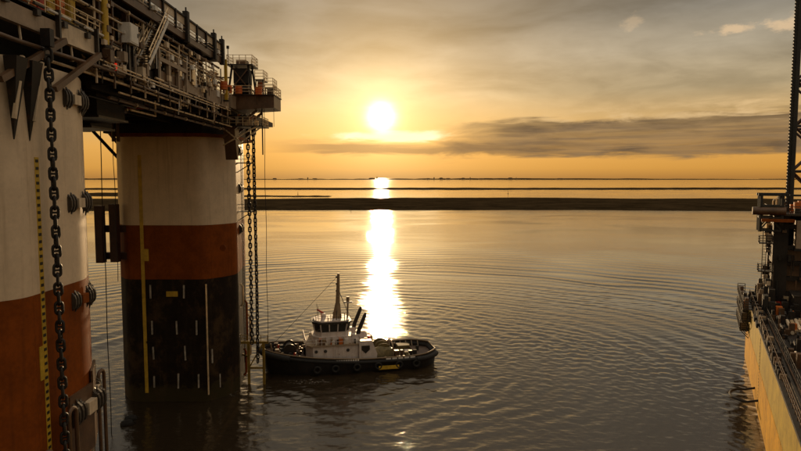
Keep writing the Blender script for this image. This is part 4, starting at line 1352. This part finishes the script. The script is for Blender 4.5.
    for yy in (-1.8, -.1, 1.6):
        MB().tube([(x0 + 19.2, yy, az_ + 1.1), (x0 + 19.2, yy + .14, az_ + 1.1)], 1.3, 18).build('winch_flange', 'tug_olive', tw, True)
    MB().box(x0 + 18.0, x0 + 20.4, -2.3, 2.2, az_, az_ + .35).build('winch_bed', 'tug_olive', t)
    pts = [(x0 + 20.6, -2.1, az_)] + [(x0 + 20.6, 2.1 * math.sin(a), az_ + 1.6 + .8 * math.cos(a)) for a in np.linspace(-1.57, 1.57, 9)] + [(x0 + 20.6, 2.1, az_)]
    MB().tube(pts, .13, 8).build('towing_arch', 'tug_buff', t, True)
    tarp = MB()
    prof = [(-2.0, 0), (-1.9, 1.0), (-1.3, 1.75), (0, 2.05), (1.2, 1.8), (1.9, 1.1), (2.0, 0)]
    vs, fs = [], []
    for ix in range(7):
        f = ix / 6
        sx = x0 + 17.6 + f * 2.6
        for (yy, zz) in prof:
            wv = 1 - .16 * abs(f - .45) + .05 * math.sin(7 * f + yy * 3)
            vs.append((sx + .08 * math.sin(yy * 4), -2.2 + yy * .8 * wv, az_ + zz * wv))
    for ix in range(6):
        for j in range(6):
            a = ix * 7 + j
            fs.append((a, a + 1, a + 8, a + 7))
    fs += [tuple(range(7)), tuple(range(42 + 6, 41, -1))]
    tarp.add(vs, fs).build('winch_cover', 'tug_olive', t, True)
    # bulwark stanchions inside the far side aft
    for k in range(9):
        s = 18.5 + k * .95
        f = s / L
        for sg in (-1, 1):
            MB().bar((x0 + s, sg * (half(f) * .95 - .55), zd(s)), (x0 + s, sg * half(f) * .955, sheer(f) - .1), .12, .22).build('bulwark_stay', 'tug_buff', t)
    MB().box(x0 + 22.2, x0 + 24.2, 1.4, 3.2, zd(23), zd(23) + .9).build('deck_locker', 'tug_olive', t)
    MB().box(x0 + 23, x0 + 24, -.5, .5, zd(23), zd(23) + .5).build('hatch', 'tug_white', t)
    return t


build_tug()

# ------------------------------------------------------------------ jack-up barge on the right
BA = math.atan2(.8957, .4446)           # heading of the barge side
BO = Vector((40.3, 65.1, 0))


def bw(s, n, z):
    """barge frame: s along the side (away from the camera), n inboard (to the right)"""
    return Vector((BO.x + .4446 * s + .8957 * n, BO.y + .8957 * s - .4446 * n, z))


def bbox(mb, s0, s1, n0, n1, z0, z1):
    vs = [bw(s, n, z) for z in (z0, z1) for n in (n0, n1) for s in (s0, s1)]
    return mb.add(vs, [(0, 1, 3, 2), (4, 6, 7, 5), (0, 4, 5, 1), (2, 3, 7, 6), (0, 2, 6, 4), (1, 5, 7, 3)])


ZD = 10.4
brg = thing('jack_up_barge', 'yellow sided jack-up barge along the right edge with railed deck', 'barge', (0, 0, 0))
SE = 43.5
def hull_band(name, mat, z0, z1, off=0):
    m = MB()
    plan = [(-48, 0 + off), (SE - 3.5, 0 + off), (SE - .9, 1.0 + off), (SE, 3.6), (SE, 46), (-48, 46)]
    vs = [bw(s, n, z0) for s, n in plan] + [bw(s, n, z1) for s, n in plan]
    k = len(plan)
    m.add(vs, [tuple(range(k)), tuple(range(2 * k - 1, k - 1, -1))] + [(i, k + i, k + (i + 1) % k, (i + 1) % k) for i in range(k)])
    return m.build(name, mat, brg)


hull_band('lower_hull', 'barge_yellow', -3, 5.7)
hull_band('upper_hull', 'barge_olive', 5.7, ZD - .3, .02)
hull_band('deck_edge', 'deck_dark', ZD - .3, ZD, -.05)
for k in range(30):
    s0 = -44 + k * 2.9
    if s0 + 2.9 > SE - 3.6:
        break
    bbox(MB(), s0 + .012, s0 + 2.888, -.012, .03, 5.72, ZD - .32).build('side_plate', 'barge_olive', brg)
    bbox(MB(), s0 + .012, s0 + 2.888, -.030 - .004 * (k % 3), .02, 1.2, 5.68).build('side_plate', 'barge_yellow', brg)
tick = None
for k in range(22):
    bbox(MB(), 12.0, 12.22, -.06, -.035, .6 + k * .42, .78 + k * .42).build('draft_mark', 'ladder_black', brg)
bbox(MB(), 11.95, 12.27, -.042, -.032, .3, 9.8).build('draft_strip', 'barge_olive', brg)
# rail along the near edge, double
railing(brg, [bw(-40, .3, ZD), bw(SE - 4, .3, ZD)], 1.2, 1.5, .04, 'deck_brown', 3)
for q in range(46):
    sq = -8 + q * 1.02 + rnd.random() * .5
    h_ = .25 + rnd.random() * .9
    zq = ZD - .2 + rnd.random() * .5
    bbox(MB(), sq, sq + .3 + rnd.random() * .6, .0 + rnd.random() * .2, .5 + rnd.random() * .4, zq, zq + h_).build('edge_fitting', rnd.choice(['steel_dark', 'rubber', 'deck_brown', 'deck_dark', 'tug_buff']), brg)
railing(brg, [bw(-40, 1.5, ZD), bw(SE - 12, 1.5, ZD)], 1.2, 1.8, .04, 'steel_dark', 3)
bbox(MB(), -40, SE - 5, .9, 1.1, ZD + .1, ZD + .3).build('deck_pipe', 'steel_dark', brg)
bbox(MB(), -40, SE - 5, 1.3, 1.45, ZD + .1, ZD + .25).build('deck_pipe', 'deck_brown', brg)
for s in (16.5, 20.5, 33):
    o = bbox(MB(), s, s + 2.0, -.25, .35, ZD - .35, ZD + .25).build('mooring_chock', 'rubber', brg)
    MB().tube([bw(s + .6, .9, ZD), bw(s + .6, .9, ZD + .9)], .26, 10).build('bollard', 'steel_dark', brg, True)
    MB().tube([bw(s + 1.5, .9, ZD), bw(s + 1.5, .9, ZD + .9)], .26, 10).build('bollard', 'steel_dark', brg, True)
# hose boom loop off the side
o = MB()
arc = [bw(14 + 2.6 * math.cos(a), -1.2 - 1.9 * math.sin(a), 1.5) for a in np.linspace(0, math.pi, 14)]
o.tube([bw(16.6, .1, 1.9)] + arc[0:] + [bw(11.4, .1, 1.9)], .15, 8)
t = o.build('hose_loop', 'rubber', None, True)
tag(t, 'black hose loop hanging off the yellow barge side above the water', 'hose')

# hanging side platforms at the far corner
for k, (s, z) in enumerate(((26.5, 10.6), (29.0, 8.3), (32.5, 6.1))):
    t = thing('side_platform', ['top', 'middle', 'lowest'][k] + ' dark railed platform hung on the far corner of the yellow barge', 'platform', (0, 0, 0), 0, 'side platforms on the barge')
    e_ = SE + .6
    bbox(MB(), s, e_, -1.3, -.08, z - .15, z).build('grating', 'steel_dark', t)
    railing(t, [bw(s, -.12, z), bw(s, -1.25, z), bw(e_, -1.25, z), bw(e_, -.12, z)], 1.15, .9, .06, 'steel_dark', 3)
    for q in range(9):
        sq = s + .6 + q * (e_ - s - 1.6) / 8
        bbox(MB(), sq, sq + .5 + rnd.random() * .9, -1.05, -.3 - rnd.random() * .3, z + .02, z + .4 + rnd.random() * 1.3).build('gear_box', rnd.choice(['steel_dark', 'deck_dark', 'deck_brown', 'tug_buff', 'steel_dark']), t)
    for ss in np.linspace(s + .4, e_ - .4, 6):
        MB().bar(bw(ss, -1.2, z - .1), bw(ss, -.06, z - 1.3), .12).build('knee', 'steel_dark', t)
    bbox(MB(), s + 1, s + 2.2, -1.2, -.5, z + .02, z + .9).build('locker', 'tug_buff' if k else 'orange_gear', t)
    bbox(MB(), s + 3, s + 4.0, -1.1, -.4, z + .02, z + 1.2).build('locker', 'steel_dark', t)

# ---- jacking house and its leg
JH = thing('jacking_house', 'dark jacking house tower standing on the barge deck', 'tower', (0, 0, 0))
def jb(name, mat, s0, s1, n0, n1, z0, z1, par=None):
    return bbox(MB(), s0, s1, n0, n1, z0, z1).build(name, mat, par or JH)
s0, s1, n0, n1 = 33.0, 42.8, 2.7, 20.0
ZT = 24.3
for (a, b) in ((s0, n0), (s1 - 2.2, n0), (s0, 10.0), (s0, n1 - 2), (s1 - 2.2, n1 - 2)):
    jb('corner_pillar', 'deck_dark', a, a + 2.2, b, b + 2.0, ZD, ZT)
jb('back_wall', 'deck_dark', s1 - 3.2, s1 - 2.8, n0 + .3, n1 - 2, ZD, ZT - .1)
for z in (12.2, 14.6, 17.0, 19.4, 22.6):
    jb('ring_beam', 'deck_dark', s0 + .15, s0 + 1.4, n0 + 2.02, n1 - 2.02, z - .32, z + .32)
    jb('ring_beam', 'deck_dark', s0 + 2.22, s1 - 2.22, n0 + .2, n0 + 1.2, z - .32, z + .32)
for z in (13.4, 15.8, 18.2):
    jb('infill_panel', 'deck_brown', s0 + .9, s0 + 1.0, n0 + 2.02, 9.98, z - .85, z + .75)
    jb('infill_panel', 'deck_brown', s0 + .9, s0 + 1.0, 12.02, n1 - 2.02, z - .85, z + .75)
jb('top_deck', 'steel_dark', s0 - .8, s1 + .5, n0 - .6, n1 + .5, ZT, ZT + .3)
gb = jb('grey_module', 'deck_grey', s0 - 1.0, s0 + 2.4, 5.6, 15, 19.4, 23.6)
jb('module_base', 'deck_dark', s0 - 1.2, s0 + 2.4, 5.4, 15.2, 19.0, 19.38)
railing(JH, [bw(s0 - .7, n1, ZT + .3), bw(s0 - .7, n0 - .5, ZT + .3), bw(s1 + .3, n0 - .5, ZT + .3)], 1.1, 1.3, .06, 'steel_dark', 3)
for k in range(34):
    s = s0 + rnd.random() * 11
    n = n0 + rnd.random() * 12
    h = .5 + rnd.random() * 1.7
    mat = rnd.choice(['red_gear', 'steel_dark', 'deck_brown', 'steel_rail', 'deck_cream', 'steel_dark', 'orange_gear'])
    if k % 3 == 0:
        MB().tube([bw(s, n, ZT + .3), bw(s, n, ZT + .3 + h), bw(s + .9, n + .2, ZT + .5 + h)], .12, 8).build('pipe', mat, JH, True)
    else:
        jb('gear_box', mat, s, s + .6 + rnd.random(), n, n + .5 + rnd.random() * .9, ZT + .3, ZT + .3 + h)
jb('red_platform', 'column_red', s0 - 2.2, s0 + 1.0, n0 - 1.8, n0 + 2.5, ZT - .9, ZT - .5)
jb('red_sill', 'red_gear', s0 - .6, s0 + .1, n0 - .4, n0 + 3.5, ZD + .1, ZD + .6)
for k in range(90):
    z = ZD + .3 + rnd.random() * 12.5
    a, b = .3 + rnd.random() * .9, .25 + rnd.random() * .9
    mat = rnd.choice(['steel_dark', 'deck_dark', 'deck_dark', 'deck_brown', 'steel_rail', 'deck_cream', 'ladder_black'])
    n = n0 + .2 + rnd.random() * 9
    if k % 3 == 0:
        MB().tube([bw(s0 - .25, n, z), bw(s0 - .25, n, min(ZT - .2, z + 1.5 + 3 * rnd.random()))], .06 + .1 * rnd.random(), 8).build('riser_pipe', mat, JH, True)
    elif k % 3 == 1:
        jb('wall_box', mat, s0 - .5 - .4 * rnd.random(), s0, n, n + a, z, z + b)
    else:
        q = s0 + rnd.random() * 8
        jb('wall_box', mat, q, q + a, n0 - .45 - .3 * rnd.random(), n0, z, z + b)
for k in range(60):
    s = 24 + rnd.random() * 17
    n = .7 + rnd.random() * 1.8
    h = .6 + rnd.random() ** 2 * 2.6
    mat = rnd.choice(['steel_dark', 'deck_dark', 'deck_dark', 'deck_brown', 'ladder_black', 'tug_buff'])
    jb('deck_unit', mat, s, s + .4 + rnd.random() * .9, n, n + .4 + rnd.random() * .5, ZD, ZD + h)
# ladder with landings on the left face
lad = MB()
for n in (-.55, -.05):
    lad.bar(bw(s0 + .6, n0 - .75 + n, ZD), bw(s0 + .6, n0 - .75 + n, 21.8), .08)
ld = lad.build('ladder_rails', 'steel_dark', JH)
rg = MB().bar((0, 0, 0), Vector((.8957, -.4446, 0)) * .5, .05).mesh('rung', 'steel_dark')
for k in range(26):
    inst(rg, 'rung', JH, bw(s0 + .6, n0 - 1.3, ZD + .4 + k * .43))
for z in (15.6, 20.0):
    jb('ladder_landing', 'steel_dark', s0 - .3, s0 + 1.6, n0 - 1.9, n0, z - .15, z)
    railing(JH, [bw(s0 - .2, n0 - .1, z), bw(s0 - .2, n0 - 1.8, z), bw(s0 + 1.5, n0 - 1.8, z)], 1.1, .9, .06, 'steel_dark', 3)

# gantry frame cantilevered left of the tower top
g_ = thing('gantry_frame', 'black truss frame cantilevered off the jacking house top', 'gantry', (0, 0, 0))
ga, gb_ = s0 - 1.0, s0 + 2.2
na_, nb_ = n0 - 1.9, n0 + .9
for s in (ga, gb_):
    MB().bar(bw(s, na_, 21.8), bw(s, na_, 27.6), .38).build('post', 'ladder_black', g_)
    MB().bar(bw(s, nb_, 22.9), bw(s, nb_, 27.6), .38).build('post', 'ladder_black', g_)
    MB().bar(bw(s, na_ - .4, 27.5), bw(s, nb_ + .8, 27.5), .42).build('top_beam', 'ladder_black', g_)
    for z in (22.0, 24.0):
        MB().bar(bw(s, na_, z), bw(s, nb_, z), .26).build('rail_beam', 'ladder_black', g_)
    MB().bar(bw(s, na_, 22.1), bw(s, (na_ + nb_) / 2, 24), .2).build('diagonal', 'ladder_black', g_)
    MB().bar(bw(s, nb_, 22.1), bw(s, (na_ + nb_) / 2, 24), .2).build('diagonal', 'ladder_black', g_)
    MB().bar(bw(s, na_, 24.1), bw(s, (na_ + nb_) / 2, 25.6), .2).build('diagonal', 'ladder_black', g_)
    MB().bar(bw(s, na_, 25.7), bw(s, nb_, 25.7), .3).build('rail_beam', 'ladder_black', g_)
for z in (27.5, 24.0):
    MB().bar(bw(ga, na_, z), bw(gb_, na_, z), .3).build('tie_beam', 'ladder_black', g_)
MB().tube([bw(ga, na_ - 1.1, 25.0), bw(ga, nb_ + .5, 25.0)], .62, 12).build('trolley_drum', 'deck_brown', g_, True)
MB().bar(bw(ga, nb_ + .9, 27.4), bw(ga, nb_ + 2.8, 27.4), .3).build('top_beam', 'ladder_black', g_)
MB().bar(bw(ga, nb_ + 2.7, 27.3), bw(ga, nb_ + 2.7, 29.8), .36).build('mast', 'ladder_black', g_)

# lattice leg with rack teeth
leg = thing('lattice_tower', 'tall black lattice jack-up leg with toothed chords at the right edge', 'lattice tower', (0, 0, 0))
CH = [Vector((62.8, 98.2)), Vector((71.0, 99.0)), Vector((67.2, 105.6))]
for i, c in enumerate(CH):
    MB().tube([(c.x, c.y, 8), (c.x, c.y, 82)], .42, 12).build('chord', 'ladder_black', leg, True)
    cc = sum(CH, Vector((0, 0))) / 3
    d = Vector((-1, -.15)).normalized() if i == 0 else (c - cc).normalized()
    MB().bar((c.x + d.x * .42, c.y + d.y * .42, 8), (c.x + d.x * .42, c.y + d.y * .42, 82), .22, .3, (d.x, d.y, 0)).build('rack_bar', 'ladder_black', leg)
    tooth = MB().add([(d.x * a + d.y * b, d.y * a - d.x * b, z) for b in (-.12, .12) for a, z in ((.5, -.24), (.86, -.09), (.86, .09), (.5, .24))],
                     [(0, 1, 2, 3), (7, 6, 5, 4), (0, 4, 5, 1), (1, 5, 6, 2), (2, 6, 7, 3), (3, 7, 4, 0)]).mesh('rack_tooth', 'ladder_black')
    if i == 0:
        for k in range(96):
            inst(tooth, 'rack_tooth', leg, (c.x, c.y, 23 + k * .52))
H = 7.2
for k in range(10):
    z = 9.5 + k * H
    for i in range(3):
        a, b = CH[i], CH[(i + 1) % 3]
        mid = (a + b) / 2
        MB().tube([(a.x, a.y, z), (b.x, b.y, z)], .2, 8).build('horizontal', 'steel_dark', leg, True)
        MB().tube([(a.x, a.y, z), (mid.x, mid.y, z + H / 2)], .2, 8).build('lattice_brace', 'fender_brown', leg, True)
        MB().tube([(b.x, b.y, z), (mid.x, mid.y, z + H / 2)], .2, 8).build('lattice_brace', 'fender_brown', leg, True)
        MB().tube([(a.x, a.y, z + H), (mid.x, mid.y, z + H / 2)], .2, 8).build('lattice_brace', 'fender_brown', leg, True)
        MB().tube([(b.x, b.y, z + H), (mid.x, mid.y, z + H / 2)], .2, 8).build('lattice_brace', 'fender_brown', leg, True)

# deck cargo on the barge
cargo = [
    ('container', 'dark container box on the barge deck before the jacking house', 26.5, 31.5, 5.0, 7.6, 2.6, 'deck_dark'),
    ('container', 'brown container on the barge deck right of the dark one', 25.5, 31.0, 9.0, 11.6, 2.6, 'deck_brown'),
    ('container', 'low dark container nearest on the barge deck', 3.0, 9.5, 4.2, 7.4, 2.2, 'deck_dark'),
    ('container', 'dark container in mid barge deck beside the pipes', 10.8, 15.6, 9.2, 12.4, 2.4, 'steel_dark'),
]
for nm, lab, a, b, c, d, h, mat in cargo:
    t = thing(nm, lab, 'container', (0, 0, 0), 0, 'containers on the barge')
    bbox(MB(), a, b, c, d, ZD, ZD + h).build('box', mat, t)
    k = 8
    for i in range(k):
        s = a + (b - a) * (i + .5) / k
        bbox(MB(), s - .14, s + .14, c - .06, c, ZD + .15, ZD + h - .15).build('rib', mat, t)
    bbox(MB(), a - .05, b + .05, c - .09, d + .05, ZD + h, ZD + h + .1).build('roof', mat, t)
t = thing('yellow_winch', 'yellow winch on the barge deck before the containers', 'winch', (0, 0, 0))
MB().tube([bw(22.6, 6.2, ZD + 1.2), bw(22.6, 9.4, ZD + 1.2)], .85, 16).build('drum', 'yellow_paint', t, True)
for n in (6.0, 7.8, 9.4):
    MB().tube([bw(22.6, n, ZD + 1.2), bw(22.6, n + .18, ZD + 1.2)], 1.15, 16).build('flange', 'yellow_paint', t, True)
bbox(MB(), 21.2, 24, 5.8, 9.8, ZD, ZD + .3).build('bed', 'yellow_paint', t)
MB().tube([bw(22.0, 7.8, ZD + 2.2), bw(22.0, 7.8, ZD + 3.1)], .2, 8).build('control_post', 'orange_gear', t)
for k in range(6):
    s_, n_ = 12.5 + k * .9, 3.4 + .55 * k
    o = MB().tube([bw(s_, n_, ZD + .3), bw(s_ + 7.5 - k * .4, n_ + .2, ZD + .3)], .22, 10).build('steel_pipe', 'steel_rail' if k % 2 else 'deck_cream', None, True)
    tag(o, ('pale' if k % 2 == 0 else 'grey') + ' loose steel pipe on the barge deck, ' + order[k] + ' from the yellow side', 'pipe', 'loose pipes on the barge deck')
t = thing('deck_gear', 'scattered dark valves, boxes and hoses over the barge deck', 'machinery', (0, 0, 0))
for k in range(260):
    s = -6 + rnd.random() * 40
    n = 1.7 + rnd.random() ** 1.4 * 12
    h = .3 + rnd.random() * 1.5
    mat = rnd.choice(['steel_dark', 'deck_dark', 'deck_brown', 'steel_rail', 'deck_dark', 'steel_dark', 'deck_cream', 'orange_gear', 'yellow_paint'] if k % 3 == 0 else ['steel_dark', 'deck_dark', 'deck_brown'])
    if k % 4 == 0:
        MB().tube([bw(s, n, ZD), bw(s, n, ZD + h), bw(s + .8, n, ZD + h + .2)], .12, 8).build('pipe', mat, t, True)
    elif k % 4 == 1:
        MB().tube([bw(s, n, ZD + .2), bw(s + 1 + 3 * rnd.random(), n + rnd.random() - .5, ZD + .2)], .13, 8).build('pipe', mat, t, True)
    else:
        a, b = .3 + rnd.random() * .6, .3 + rnd.random() * .6
        bbox(MB(), s, s + a, n, n + b, ZD, ZD + h).build('gear_box', mat, t)
